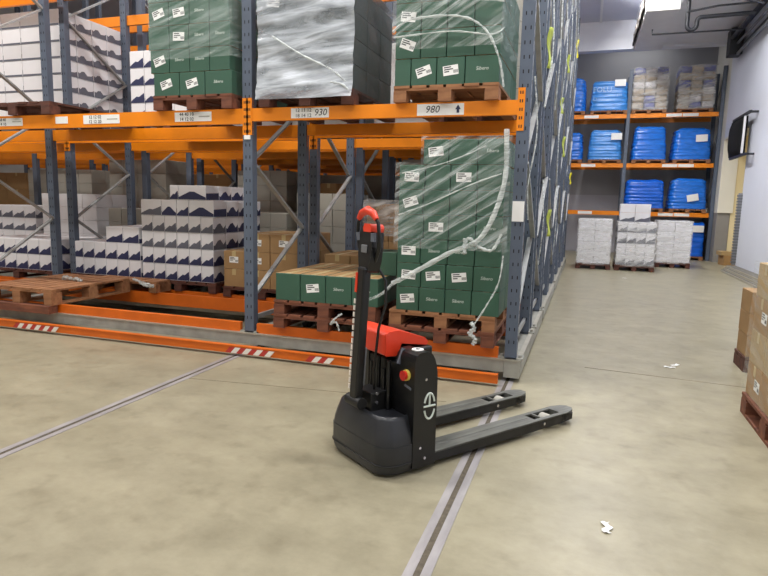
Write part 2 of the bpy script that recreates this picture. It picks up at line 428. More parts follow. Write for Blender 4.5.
BEAMS = {}
for k in range(4):
    Y0 = 2.65*k
    r = empty('mobile_pallet_rack', (0, Y0, 0))
    tag(r, ['mobile pallet rack at the front, behind the striped orange bar', 'mobile pallet rack second from the striped bar, stocked with cartons',
            'mobile pallet rack third from the striped bar along the aisle', 'mobile pallet rack at the far end of the row, facing the blue loads'][k], 'pallet rack', 'mobile pallet racks')
    rows = (0, 1.3)
    # carriage
    for y0, y1, zt in ((-.015, .12, .172), (1.12, 1.28, .13), (2.3, 2.43, .172)):
        MB().box(-12.3, y0, .075, -.002, y1, zt).build('base_beam', 'base', r)
    MB().box(.0, -.015, .035, .12, 2.43, .168).build('side_beam', 'base', r)
    MB().box(.09, -.015, .168, .125, 2.43, .178).build('pale_edge', 'pale_steel', r)
    for x in (-2.34, -5.69):
        MB().box(x, .0, .09, x+.12, 2.42, .165).build('side_beam', 'base', r)
    for x in PX[:3]:
        for y in (.25, 1.2, 2.2): MB().cyl((x+.0, y, .073), (x+.07, y, .073), .072, 14).build('wheel', 'black_matt', r)
    for ri, ry in enumerate(rows):
        for fi, x in enumerate(PX):
            for pi_, py in enumerate((ry, ry+1.025)):
                near = (k == 0)
                o = link('upright', PM[(1 if (near and fi < 3) else 0, 1 if fi == 0 else 0)], r, (x, py, 0))
                if near and fi < 3: link('foot_plate', FM, o)
            # zig-zag bracing between the two posts of the frame
            zs = [.47, 1.07, 1.67, 2.27, 2.87, 3.47, 4.07, 4.67, 5.27]
            fl = (ri == 0)
            for a, (z0, z1) in enumerate(zip(zs, zs[1:])):
                ya, yb = (.06, 1.04) if (a % 2 == 0) == fl else (1.04, .06)
                if fi >= 3 and (k > 0): continue
                xo = x+(PW/2 if fi else PW-.025)+(.012 if a % 2 else -.012)
                MB().bar((xo, ry+ya, z0), (xo, ry+yb, z1), .02, .042, up=(1, 0, 0)).build('brace', 'brace', r)
            MB().bar((x+PW/2, ry+.06, .3), (x+PW/2, ry+1.04, .3), .02, .042).build('brace', 'brace', r)
        for bi in range(4):
            xa, xb = PX[bi+1]+PW, PX[bi]
            hh = .105 if bi == 0 else .125
            for y in (ry, ry+1.055):
                o = beam(r, xa, xb, y, L1, hh, 'orange', conn=(k == 0))
                BEAMS[(k, bi, y)] = o
                if bi > 0 or y > 0: beam(r, xa, xb, y, L2, hh, 'orange', conn=False)
                elif k == 0: beam(r, xa, xb, y, L2, hh, 'orange', conn=True)
            if k < 3:
                for y in (ry+.0, ry+1.055):
                    beam(r, xa+.03, xb-.05, y, .262, .135, 'orange_low', 'ground_beam', conn=False)
    if k == 0:
        sb = MB().box(-12.3, -.185, .025, -.02, -.15, .092).build('safety_bar', 'orange_low', r)
        b = MB(); b.box(-12.3, -.19, .086, -.02, -.145, .096); b.build('bar_cap', 'orange_low', sb)
        for x0, n in ((-4.85, 5), (-2.38, 4), (-1.61, 2)):
            b = MB()
            for q in range(n):
                for c in (0, 1):
                    u0 = x0+.11*q+.055*c
                    b.box(u0, -.1925, .03, u0+.055, -.19, .04, c) if False else b.prism([(u0, .03), (u0+.055, .03), (u0+.10, .08), (u0+.045, .08)], lambda a, d_, hh: (a, hh, d_), -.1925, -.19, c)
            b.build('warning_tape', ['red_tape', 'white_tape'], sb)
        MB().box(-12.3, -.02, .165, .1, .0, .178).build('pale_edge', 'pale_steel', r)  # pale strip paints the highlight along the front beam's top edge

# paper location labels on the front beams
def beam_label(parent, x0, x1, z0, z1, rows, arrow=False, hand=None):
    o = MB().box(x0, -.003, z0, x1, .0, z1).build('location_label', 'paper', parent)
    xs = x0+(x1-x0)*.3
    if rows: link('printed_digits', text_mesh(rows, .042, 'print'), o, (x0+(x1-x0)*.33, -.004, (z0+z1)/2))
    if hand: link('written_number', text_mesh(hand, .075, 'print', .2), o, (x0+(x1-x0)*(.78 if not arrow else .33), -.004, (z0+z1)/2))
    if rows and not hand: MB().box(x0+(x1-x0)*.66, -.0036, z0+.035, x0+(x1-x0)*.95, -.003, z0+.045).build('faint_line', 'grey_board', o)
    if arrow:
        b = MB(); xa = x1-.045; b.add([(xa-.022, -.004, z1-.045), (xa+.022, -.004, z1-.045), (xa, -.004, z1-.01), (xa-.01, -.004, z1-.045), (xa+.01, -.004, z1-.045), (xa+.01, -.004, z0+.015), (xa-.01, -.004, z0+.015)], [(0, 1, 2), (3, 6, 5, 4)])
        b.build('arrow', 'navy', o)
LB, RB = BEAMS[(0, 1, 0)], BEAMS[(0, 0, 0)]
beam_label(LB, -5.17, -4.78, 2.02, 2.095, '44 40\n14 10')
beam_label(LB, -4.36, -4.21, 2.03, 2.095, None)
beam_label(LB, -4.02, -3.60, 2.02, 2.1, '12 12 02\n12 12 20')
beam_label(LB, -2.99, -2.61, 2.02, 2.1, '44 40 10\n14 12 02')
beam_label(RB, -1.84, -1.50, 2.025, 2.105, '12 11 12\n18 14 12', hand='930')
beam_label(RB, -.76, -.395, 2.02, 2.105, None, arrow=True, hand='980')

# ------------------------------------------------------------------ pallets
PAL = {}
def pallet_meshes(w, dd, h, mt):
    key = (w, dd, h, mt)
    if key in PAL: return PAL[key]
    b = MB(); nb = max(5, round(w/.135)); pit = w/nb
    for i in range(nb):
        g = .016+.014*((i*7) % 3)/2
        b.box(i*pit+(g/2 if i else 0), .004*((i*5) % 4), h-.02, (i+1)*pit-(g/2 if i < nb-1 else 0), dd-.004*((i*3) % 4), h)
    for y in (.006, dd/2-.05, dd-.106): b.box(.002, y, h-.038, w-.002, y+.1, h-.02)
    deck = b.mesh('deck', [mt])
    bl = MB().box(0, 0, .02, .1, .13, h-.038).mesh('block', [mt])
    sk = MB().box(0, 0, 0, .1, dd, .02).mesh('bottom_board', [mt])
    fr = MB().box(0, 0, 0, w, .1, .02).mesh('bottom_board', [mt])
    PAL[key] = (deck, bl, sk, fr); return PAL[key]
def pallet(x, y, z, w, dd, lb, mt='wood_red', h=.12, rz=0, group='wooden pallets'):
    deck, bl, sk, fr = pallet_meshes(round(w, 3), round(dd, 3), h, mt)
    r = empty('wooden_pallet', (x, y, z), rz)
    link('deck', deck, r)
    for bx in (0, w/2-.05, w-.1):
        link('bottom_board', sk, r, (bx, 0, 0))
        for by in (0, dd/2-.065, dd-.13): link('block', bl, r, (bx, by, 0))
    tag(r, lb, 'pallet', group)
    return r

# ------------------------------------------------------------------ cartons
CART = {}
def carton_mesh(kind, w, dd, h):
    key = (kind, round(w, 3), round(dd, 3), round(h, 3))
    if key in CART: return CART[key]
    b = MB(); g = .003; x0, x1, y0, y1, z1 = -w/2+g, w/2-g, g, dd-g, h-.004
    mats = {'green': ['green', 'kraft', 'seam', 'tape'], 'kraft': ['kraft', 'kraft', 'tape', 'tape'], 'pale': ['kraft_pale', 'kraft_pale', 'tape', 'tape'],
            'white': ['white_board', 'white_board', 'navy', 'navy'], 'plain': ['white_board', 'white_board', 'grey_board', 'grey_board'], 'grey': ['grey_board', 'grey_board', 'ink', 'ink'],
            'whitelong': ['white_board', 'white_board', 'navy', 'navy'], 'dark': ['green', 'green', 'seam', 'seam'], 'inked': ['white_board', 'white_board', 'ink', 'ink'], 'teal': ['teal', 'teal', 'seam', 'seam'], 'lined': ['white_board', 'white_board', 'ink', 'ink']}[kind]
    e = .004
    # body with chamfered vertical and top edges
    ring = lambda s, z: [(x0+s, y0+s+e, z), (x0+s+e, y0+s, z), (x1-s-e, y0+s, z), (x1-s, y0+s+e, z), (x1-s, y1-s-e, z), (x1-s-e, y1-s, z), (x0+s+e, y1-s, z), (x0+s, y1-s-e, z)]
    rs = [ring(0, 0), ring(0, z1-e), ring(e, z1)]
    b.loft(rs[:2], 0, False, False); b.loft(rs[1:], 0, False, False)
    b.add(rs[0], [tuple(range(8))[::-1]], 1); b.add(rs[2], [tuple(range(8))], 1)
    t = .0012
    if kind in ('green', 'kraft', 'pale', 'dark'):
        b.box(-.002, y0+.008, z1-.0005, .002, y1-.008, z1+.0006, 2)                    # flap seam on the top
        b.box(-.025, y0+.004, z1-.0004, .025, y1-.004, z1+.0009, 3)
        if kind in ('kraft', 'pale'): b.box(-.025, y0-.0008, z1-.07, .025, y0+.001, z1-.002, 3)
    if kind in ('white', 'inked'):       # sawtooth mountain on the short face, band on the long side
        def face(pts, yy): b.prism(pts, lambda a, c, hh: (a, hh, c), yy, yy+t, 2)
        W = x1-x0
        face([(x0+.002, .004), (x1-.002, .004), (x1-.004, h*.58), (x1-.02, h*.54), (x0+W*.60, h*.36), (x0+W*.42, h*.39), (x0+W*.15, h*.22), (x0+.004, h*.12)], y0-t)
        for xx in (x0-t, x1):
            D = y1-y0
            b.prism([(y0+.003, .004), (y1-.003, .004), (y1-.003, h*.5), (y0+D*.8, h*.30), (y0+D*.55, h*.62), (y0+D*.35, h*.55), (y0+D*.12, h*.26), (y0+.003, h*.30)], lambda a, c, hh: (hh, a, c), xx, xx+t, 2)
    if kind == 'lined':
        b.box(x0+.002, y0-t, .002, x1-.002, y0, h*.13, 2)
        D = y1-y0
        for xx in (x0-t, x1):
            b.prism([(y0+.003, .004), (y1-.003, .004), (y1-.003, h*.42), (y0+D*.85, h*.34), (y0+D*.6, h*.30), (y0+D*.42, h*.52), (y0+D*.25, h*.5), (y0+D*.12, h*.36), (y0+.003, h*.42)], lambda a, c, hh: (hh, a, c), xx, xx+t, 2)
    if kind == 'whitelong':
        W = x1-x0
        b.prism([(x0+.002, .004), (x1-.002, .004), (x1-.002, h*.18), (x1-W*.15, h*.30), (x0+W*.58, h*.55), (x0+W*.42, h*.56), (x0+W*.16, h*.32), (x0+.002, h*.18)], lambda a, c, hh: (a, hh, c), y0-t, y0, 2)
        for xx in (x0-t, x1):
            b.prism([(y0+.003, .004), (y1-.003, .004), (y1-.003, h*.5), (y0+.003, h*.45)], lambda a, c, hh: (hh, a, c), xx, xx+t, 2)
    CART[key] = b.mesh(kind+'_carton', mats)
    return CART[key]

def sticker_mesh(w, h):
    b = MB(); b.box(-w/2, -.0012, -h/2, w/2, 0, h/2, 0)
    for i, (a, c) in enumerate(((-.42, .05), (-.42, .16), (-.42, -.1))):
        b.box(w*a, -.0018, h*(.34-.22*i)-.004, w*c, -.001, h*(.34-.22*i)+.004, 1)
    for q in range(6): b.box(w*.18+.006*q, -.0018, -h*.32, w*.18+.006*q+.003, -.001, h*.0, 1)
    return b.mesh('shipping_label', ['paper', 'print'])
STK = sticker_mesh(.115, .07)
KNAME = {'green': 'green_carton', 'kraft': 'kraft_carton', 'pale': 'kraft_carton', 'white': 'white_carton', 'whitelong': 'white_carton', 'plain': 'white_carton', 'grey': 'grey_carton', 'dark': 'green_carton', 'teal': 'teal_carton', 'lined': 'white_carton', 'inked': 'white_carton'}
CATN = 'carton'
def carton(kind, x, y, z, w, dd, h, lb, group, sticker=None, logo=False, rz=None, spot=(0, .5)):
    """x: centre of the front face, y: front face, z: underside"""
    o = link(KNAME[kind], carton_mesh(kind, w, dd, h), None, (x, y, z), random.uniform(-.006, .006) if rz is None else rz)
    tag(o, lb, CATN, group)
    if sticker is not None:
        s = link('shipping_label', STK, o, (spot[0], .0025, h*spot[1])); s.rotation_euler = (0, sticker, 0)
    if logo:
        link('brand_lettering', text_mesh('Sibero', .036, 'logo_white', .15), o, (0, .0025, h*.52))
    return o

def kind0(look): return look.split()[0]+' carton'
ORD = ['bottom', 'second', 'third', 'fourth', 'fifth', 'sixth', 'seventh', 'eighth', 'ninth']
NTH = ['first', 'second', 'third', 'fourth', 'fifth', 'sixth', 'seventh', 'eighth']
def stack(kind, rows, x0, y0, z0, dd, depth, rh, phrase, anchor, group, look, from_right=True, side='R', feats=None, top_all=True):
    """rows: bottom to top, each a list of carton widths (None = gap) or (offset, list)"""
    feats = feats or {}
    nrow = len(rows); z = z0
    ztop = z0+(sum(rh) if isinstance(rh, (list, tuple)) else rh*nrow); top_all = top_all and ztop < 1.3
    for ri, row in enumerate(rows):
        off = 0
        if isinstance(row, tuple): off, row = row
        kk = kind
        h = rh[ri] if isinstance(rh, (list, tuple)) else rh
        x = x0+off; n = len(row)
        for ci, w in enumerate(row):
            for di in range(depth):
                last = (ci == n-1)
                keep = di == 0 or (side == 'R' and last) or top_all
                if not keep: continue
                f = feats.get((ri, ci)) if di == 0 else None
                kd = kk; st = None; lg = False; lk = look
                if f is not None:
                    if f == 'logo': lg = True; lk = look+' with white lettering'
                    elif f == 'long': kd = 'whitelong'
                    elif isinstance(f, str): kd = f
                    else: st = f; lk = look+' with white sticker'
                col = NTH[(n-1-ci) if from_right else ci]
                rown = 'top' if ri == nrow-1 else ORD[ri]
                lb = f'{lk}, {rown} row, {col} from {anchor}' if di == 0 else f'{kind0(look)}, {rown} row, {col} from {anchor}, {NTH[di]} deep'
                if phrase: lb += f', {phrase}'
                carton(kd, x+w/2, y0+di*dd, z, w, dd, h, lb, group, st, lg)
            x += w
        z += h

T1, T2, T3, T4 = -.30, -.12, .12, .35       # sticker tilts
# --- upper level, green stack next to the middle post
UZ = L1
pallet(-3.17, -.06, UZ, .80, 1.1, 'red-brown pallet under the upper green stack by middle post', 'wood_red')
stack('green', [[.27, .26, .27], (-.03, [.2, .21, .2, .2]), (-.045, [.22, .2, .21, .2]), (-.035, [.21, .21, .2, .19]), (-.04, [.21, .2, .2, .2])], -3.17, -.05, UZ+.12, .35, 3, .196,
      'upper green stack', 'middle post', 'cartons of the upper green stack by the middle post', 'green carton', True, 'R',
      {(0, 0): T1, (0, 1): T1+.05, (0, 2): 'logo', (1, 0): T1, (1, 1): 'logo', (1, 2): 'logo', (2, 1): .05, (2, 2): 'logo', (2, 3): 'logo', (3, 0): T1, (3, 1): T2, (3, 2): 'logo'})
# --- upper level, green stack by the end post
pallet(-.935, -.06, UZ, .80, 1.1, 'brown pallet under the upper green stack by the end post', 'wood_mid')
stack('green', [[.13, .2, .215, .255], [.2, .2, .21, .19], [.2, .2, .2, .2], [.19, .21, .2, .2]], -.935, -.05, UZ+.12, .35, 3, .2,
      'upper green stack', 'end post', 'cartons of the upper green stack by the end post', 'green carton', True, 'R',
      {(0, 1): T1, (0, 2): T2, (0, 3): 'logo', (1, 0): T4, (2, 0): T3, (3, 3): 'logo'})
# --- grey wrapped load between them
pallet(-2.11, -.06, UZ, .84, 1.1, 'dark pallet under the grey film wrapped upper load', 'wood_dark')
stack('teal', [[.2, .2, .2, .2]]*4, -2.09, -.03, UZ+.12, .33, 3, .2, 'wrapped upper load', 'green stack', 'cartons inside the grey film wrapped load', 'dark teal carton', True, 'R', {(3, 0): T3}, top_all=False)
def wrapped(x0, x1, y0, y1, z0, z1, seed, amp=.012, sides='FRLT', nz=26, flare=0):
    """a skin of film pulled around a load"""
    b = MB()
    def P(x, y, z):
        n = mnoise.noise((x*3+seed, y*3, z*9))*amp+mnoise.noise((x*9, y*9+seed, z*22))*amp*.6
        return n
    if 'F' in sides: b.grid(lambda u, v: (x0+(x1-x0)*u, y0-P(x0+(x1-x0)*u, 0, z0+(z1-z0)*v)-flare*(1-v)**6, z0+(z1-z0)*v), 24, nz, 0)
    if 'R' in sides: b.grid(lambda u, v: (x1+P(7, y0+(y1-y0)*u, z0+(z1-z0)*v), y0+(y1-y0)*u, z0+(z1-z0)*v), 24, nz, 1)
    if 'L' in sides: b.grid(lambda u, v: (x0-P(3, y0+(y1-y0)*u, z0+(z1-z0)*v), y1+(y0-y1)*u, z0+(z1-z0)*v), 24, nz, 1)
    if 'T' in sides: b.grid(lambda u, v: (x0+(x1-x0)*u, y0+(y1-y0)*v, z1+P(x0+(x1-x0)*u, y0+(y1-y0)*v, 5)), 12, 12, 0)
    return b
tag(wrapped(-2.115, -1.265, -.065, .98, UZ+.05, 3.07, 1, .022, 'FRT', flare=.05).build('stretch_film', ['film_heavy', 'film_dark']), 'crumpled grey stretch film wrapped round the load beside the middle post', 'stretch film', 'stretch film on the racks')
tag(wrapped(-.955, -.12, -.07, 1.04, UZ+.38, 3.05, 5, .012, 'FR').build('stretch_film', ['film', 'film_thin']), 'clear film round the top of the upper green stack at end post', 'stretch film', 'stretch film on the racks')
tag(wrapped(-3.19, -2.35, -.07, 1.04, UZ+.42, 3.2, 9, .01, 'FR').build('stretch_film', ['film_thin', 'film_thin']), 'thin clear film round the upper green stack by middle post', 'stretch film', 'stretch film on the racks')
def rope(pts, r, lb, name='film_strand', m='film_rope', group='loose film strands', n=10, jit=.3):
    # smooth through the points
    P = [Vector(p) for p in pts]; out = []
    for i in range(len(P)-1):
        p0, p1, p2, p3 = P[max(i-1, 0)], P[i], P[i+1], P[min(i+2, len(P)-1)]
        for s in range(n):
            t = s/n
            out.append(.5*((2*p1)+(-p0+p2)*t+(2*p0-5*p1+4*p2-p3)*t*t+(-p0+3*p1-3*p2+p3)*t**3))
    out.append(P[-1])
    rr = [r*(1+jit*math.sin(i*1.7)+jit*.5*math.sin(i*.6)) for i in range(len(out))]
    return tag(MB().tube(out, rr, 7).build(name, m), lb, 'film strand', group)
rope([(-.93, -.10, 2.92), (-.5, -.1, 2.84), (-.12, -.09, 2.78)], 0.0074, 'twisted film strand crossing top of upper green stack at end post')
rope([(-.94, -.10, 2.62), (-.8, -.1, 2.70), (-.45, -.1, 2.70), (-.25, -.1, 2.6), (-.14, -.09, 2.4), (-.10, -.06, 2.2)], 0.0081, 'film strand drooping from upper green stack down to end post')
rope([(-.93, -.10, 2.58), (-.5, -.09, 2.60), (-.2, -.09, 2.56), (-.12, -.02, 2.62)], 0.0056, 'thin film edge along second row of upper green stack')
rope([(-1.97, -.085, 2.66), (-1.7, -.09, 2.50), (-1.45, -.09, 2.38), (-1.32, -.08, 2.28)], 0.0074, 'white film strand slanting down the grey wrapped upper load')
rope([(-1.45, -.09, 2.28), (-1.35, -.1, 2.26), (-1.28, -.08, 2.2)], 0.0087, 'torn white film end at foot of grey wrapped load')

# --- upper level: empty pallet at the far end of the long bay, wrapped white stack behind
pallet(-5.32, -.06, UZ, .95, 1.1, 'empty dark pallet alone on the upper beam', 'wood_dark')
pallet(-6.9, 1.28, UZ, 1.3, 1.05, 'dark pallet under the tall upper stack of white cartons', 'wood_dark')
stack('lined', [[.31]*4]*7, -6.86, 1.29, UZ+.12, .255, 4, .19, 'tall upper white stack', 'blue posts', 'white cartons on the upper level', 'white carton with navy print', True, 'R')
pallet(-.95, 1.28, UZ, .84, 1.05, 'pallet under the upper white stack behind the end post', 'wood_dark')
stack('grey', [[.21]*4]*6, -.95, 1.29, UZ+.12, .25, 3, .2, 'upper stack behind', 'end post', 'pale cartons behind the upper green stack', 'pale grey carton', True, 'R', top_all=False)
pallet(-4.62, 1.28, UZ, 1.04, 1.05, 'pallet under the upper white stack behind the green cartons', 'wood_dark')
stack('white', [[.2]*5]*4, -4.6, 1.29, UZ+.12, .25, 2, .195, 'stack behind upper greens', 'middle post', 'white cartons behind the upper green stack', 'white navy carton', True, 'R', top_all=False)
pallet(-7.35, 2.7, UZ, .95, 1.05, 'pallet under the upper white stack in second rack', 'wood_dark')
stack('white', [[.23]*4]*5, -7.3, 2.71, UZ+.12, .25, 3, .2, 'upper stack in second rack', 'open gap', 'white cartons on the upper level of the second rack', 'white navy carton', True, 'R', top_all=False)

# ------------------------------------------------------------------ floor level, front rack
GZ = .262
PALA = 'wood_red'
pallet(-1.98, -.06, GZ, .93, 1.05, 'lower red-brown pallet of the pair under low green cartons', 'wood_red')
pallet(-1.98, -.05, GZ+.121, .93, 1.05, 'upper red-brown pallet of the pair under low green cartons', 'wood_red')
LZ = GZ+.241+.002
stack('green', [[.235, .235, .235, .235]], -1.97, -.04, LZ, .33, 3, .235, 'low kraft-topped stack', 'middle post', 'cartons of the low green stack', 'green carton', False, 'R', {(0, 1): T2, (0, 2): 'logo', (0, 3): 'logo'})
stack('dark', [[.27]], -1.23, .22, LZ+.236, .33, 1, .2, 'on low green stack', 'truck handle', 'cartons of the low green stack', 'dark green carton', False, 'R')
pallet(-.93, -.06, GZ, .85, 1.1, 'lower brown pallet under the tall green stack', 'wood_red')
pallet(-.93, -.05, GZ+.121, .85, 1.1, 'splintered pale-topped pallet directly under the tall green stack', 'wood_mid')
stack('green', [[.19, .21, .21, .215], [.2, .2, .215, .21], [.19, .22, .21, .205], [.21, .2, .21, .205], [.2, .21, .21, .205], [.21, .2, .205, .21], (.19, [.2, .22, .22])],
      -.88, -.04, LZ, .35, 3, .191, 'tall green stack', 'end post', 'cartons of the tall green stack', 'green carton', True, 'R',
      {(0, 0): T2, (0, 1): 'logo', (0, 2): 'logo', (1, 0): .05, (1, 1): T2, (1, 2): T2, (1, 3): 'logo', (2, 0): 0, (2, 1): 'logo', (2, 2): 'logo', (3, 1): 0, (3, 3): 'logo',
       (4, 0): T1, (5, 0): .04, (5, 2): 0, (6, 0): T2, (6, 2): 'logo'})
wf = wrapped(-.90, -.02, -.065, 1.04, LZ+.50, 1.665, 2, .016, 'FR'); wg = wrapped(-.70, -.02, -.065, 1.04, 1.665, 1.86, 2, .016, 'FR')
k0 = len(wf.v); wf.v += wg.v; wf.f += [tuple(i+k0 for i in f) for f in wg.f]; wf.m += wg.m; wf.sm += wg.sm
tag(wf.build('stretch_film', ['film', 'film_thin']), 'clear stretch film round the upper half of the tall green stack', 'stretch film', 'stretch film on the racks')
rope([(-.06, -.07, 1.9), (-.06, -.08, 1.5), (-.2, -.1, 1.12), (-.45, -.1, .98), (-.75, -.1, .80), (-.90, -.08, .72)], .019, 'thick twisted film strand swooping across the tall green stack', jit=.10)
rope([(-.90, -.08, .71), (-.98, -.1, .63), (-1.08, -.1, .58), (-1.16, -.08, .56)], .012, 'faint film strand sagging between low and tall green stacks', m='film', jit=.1)
rope([(-.33, -.09, 1.1), (-.33, -.1, .98), (-.30, -.1, 1.1), (-.22, -.1, 1.04), (-.12, -.09, 1.02), (-.06, -.07, 1.14)], 0.0112, 'knotted film bunch hanging beside the end post')
rope([(-.04, -.07, .98), (-.06, -.09, .78), (-.14, -.11, .6), (-.22, -.12, .46)], 0.0062, 'thin film cord dangling to the pallet near end post')
rope([(-.25, -.11, .46), (-.22, -.13, .42), (-.26, -.12, .38), (-.21, -.13, .34), (-.23, -.12, .29)], 0.0149, 'crumpled white film tuft on the pallet edge')
rope([(-.86, -.085, 1.26), (-.6, -.09, 1.36), (-.3, -.09, 1.5), (-.08, -.09, 1.58)], 0.0050, 'film crease rising across tall green stack, lower of two')
rope([(-.84, -.085, 1.58), (-.5, -.09, 1.66), (-.2, -.09, 1.78)], 0.0043, 'film crease rising across tall green stack, upper of two')
rope([(-1.32, -.1, .44), (-1.37, -.13, .40), (-1.41, -.13, .35), (-1.36, -.13, .37), (-1.33, -.13, .30)], 0.0074, 'white film scrap stuck on the pallet behind the truck handle')
# empty pallets at the far end of the long bay
pallet(-5.36, -.10, GZ, .93, 1.08, 'worn empty pallet lying alone in the long floor bay', 'wood_mid', h=.16)
tag(MB().box(-5.42, -.13, .182, -4.44, -.022, .258).build('timber_plank', 'wood_red'), 'brown timber plank lying under the front edge of worn empty pallet', 'plank')
rope([(-4.95, .55, .43), (-4.88, .5, .46), (-4.80, .55, .43), (-4.72, .5, .45), (-4.66, .52, .42)], 0.0186, 'white film wad lying on the worn empty pallet')
pallet(-5.0, 1.02, GZ, .9, .26, 'thin broken pallet section behind the worn empty pallet', 'wood_mid', h=.13)
rope([(-4.35, .95, .42), (-4.2, .9, .40), (-4.08, .95, .36), (-4.2, 1.0, .34), (-4.3, .98, .38)], 0.0136, 'clear film tangle hanging off the broken pallet section')

# ------------------------------------------------------------------ floor level, second row of the front rack
WZ = GZ+.122
YS = 1.30
pallet(-4.52, YS-.02, GZ, 1.04, 1.05, 'dark pallet under the tall white and navy stack', 'wood_dark')
stack('white', [[.168]*6]*4 + [(0, [.30, .21, .17, .34])] + [(.42, [.12, .38])], -4.52, YS, WZ, .26, 4, [.19, .19, .19, .19, .19, .17], 'tall white stack', 'kraft cartons', 'cartons of the tall white stack', 'white printed carton', True, 'R',
      {**{(r_, c_): 'inked' for r_ in (2, 3) for c_ in range(6)}, (4, 0): 'inked', (4, 1): 'long', (4, 3): 'long', (5, 1): 'long'})
pallet(-5.62, YS-.02, GZ, 1.06, 1.05, 'dark pallet under the low white and navy cartons', 'wood_dark')
stack('white', [[.176]*6]*2 + [(.54, [.26, .24])], -5.60, YS, WZ, .34, 3, [.205, .205, .2], 'low white stack', 'tall stack', 'cartons of the low white stack', 'white navy carton', True, 'R')
pallet(-3.38, YS-.02, GZ-.02, 1.0, 1.05, 'dark pallet under the kraft cartons by the middle post', 'wood_dark')
stack('kraft', [[.27, .33, .34], [.27, .33, .34], (.27, [.33, .34])], -3.38, YS, WZ-.02, .3, 3, .205, 'plain kraft stack', 'middle post', 'kraft cartons by the middle post', 'kraft carton', True, 'R', {(1, 0): .02, (2, 0): .05, (2, 1): .03, (1, 1): 0})
pallet(-7.2, YS-.02, GZ, 1.3, 1.05, 'dark pallet under the white cartons beyond the long bay', 'wood_dark')
stack('white', [[.2]*6]*2 , -7.15, YS, WZ, .34, 3, .2, 'stack beyond long bay', 'blue posts', 'white cartons beyond the long bay', 'white navy carton', True, 'R', top_all=True)
stack('kraft', [[.3]*3]*2, -2.12, YS, WZ, .34, 2, .205, 'stack behind low greens', 'end post', 'dim kraft cartons behind the low green stack', 'dim kraft carton', True, '')
pallet(-2.14, YS-.02, GZ, 1.0, 1.05, 'dark pallet behind the low green stack', 'wood_dark')

# ------------------------------------------------------------------ dim stock in the racks behind
random.seed(11)
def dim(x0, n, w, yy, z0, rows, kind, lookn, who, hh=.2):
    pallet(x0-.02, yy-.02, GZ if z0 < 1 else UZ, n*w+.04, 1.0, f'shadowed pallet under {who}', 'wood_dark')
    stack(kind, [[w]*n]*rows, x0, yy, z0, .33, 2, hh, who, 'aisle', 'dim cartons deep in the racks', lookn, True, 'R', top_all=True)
Y2 = 2.67
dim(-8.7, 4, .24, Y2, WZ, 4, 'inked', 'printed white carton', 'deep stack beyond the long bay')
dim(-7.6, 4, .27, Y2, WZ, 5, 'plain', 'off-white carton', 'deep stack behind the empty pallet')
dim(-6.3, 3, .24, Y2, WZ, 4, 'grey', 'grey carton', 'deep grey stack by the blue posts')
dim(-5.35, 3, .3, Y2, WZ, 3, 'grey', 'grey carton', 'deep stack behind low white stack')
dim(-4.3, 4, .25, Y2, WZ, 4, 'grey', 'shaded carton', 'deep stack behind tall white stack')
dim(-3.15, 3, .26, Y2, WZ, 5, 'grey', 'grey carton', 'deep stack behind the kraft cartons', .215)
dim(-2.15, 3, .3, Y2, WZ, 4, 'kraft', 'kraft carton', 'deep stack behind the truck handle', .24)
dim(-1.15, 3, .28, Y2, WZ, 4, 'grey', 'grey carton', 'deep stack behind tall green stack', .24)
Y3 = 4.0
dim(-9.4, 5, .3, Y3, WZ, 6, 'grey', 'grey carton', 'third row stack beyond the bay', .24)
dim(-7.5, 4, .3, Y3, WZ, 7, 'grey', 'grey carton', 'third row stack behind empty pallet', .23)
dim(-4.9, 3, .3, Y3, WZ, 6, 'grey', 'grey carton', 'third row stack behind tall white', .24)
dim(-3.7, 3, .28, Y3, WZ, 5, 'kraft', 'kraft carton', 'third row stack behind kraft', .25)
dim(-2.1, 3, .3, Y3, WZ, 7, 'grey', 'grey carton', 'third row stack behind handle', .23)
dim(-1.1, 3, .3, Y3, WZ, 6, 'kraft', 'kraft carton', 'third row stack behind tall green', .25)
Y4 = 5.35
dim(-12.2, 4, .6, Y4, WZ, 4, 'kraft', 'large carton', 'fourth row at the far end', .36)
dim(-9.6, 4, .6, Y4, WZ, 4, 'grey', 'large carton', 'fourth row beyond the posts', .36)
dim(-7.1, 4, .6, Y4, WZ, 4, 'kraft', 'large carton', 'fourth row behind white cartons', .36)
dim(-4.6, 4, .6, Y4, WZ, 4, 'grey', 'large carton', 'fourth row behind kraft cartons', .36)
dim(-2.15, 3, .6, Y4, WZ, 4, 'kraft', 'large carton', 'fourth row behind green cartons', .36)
# wrapped white-and-green load seen between the middle posts
tag(wrapped(-2.18, -1.22, Y2-.06, Y2+.8, WZ+.55, WZ+1.0, 21, .03, 'FRT').build('stretch_film', ['film_white', 'film_white']), 'milky film over the deep cartons behind the truck handle', 'stretch film', 'stretch film on the racks')

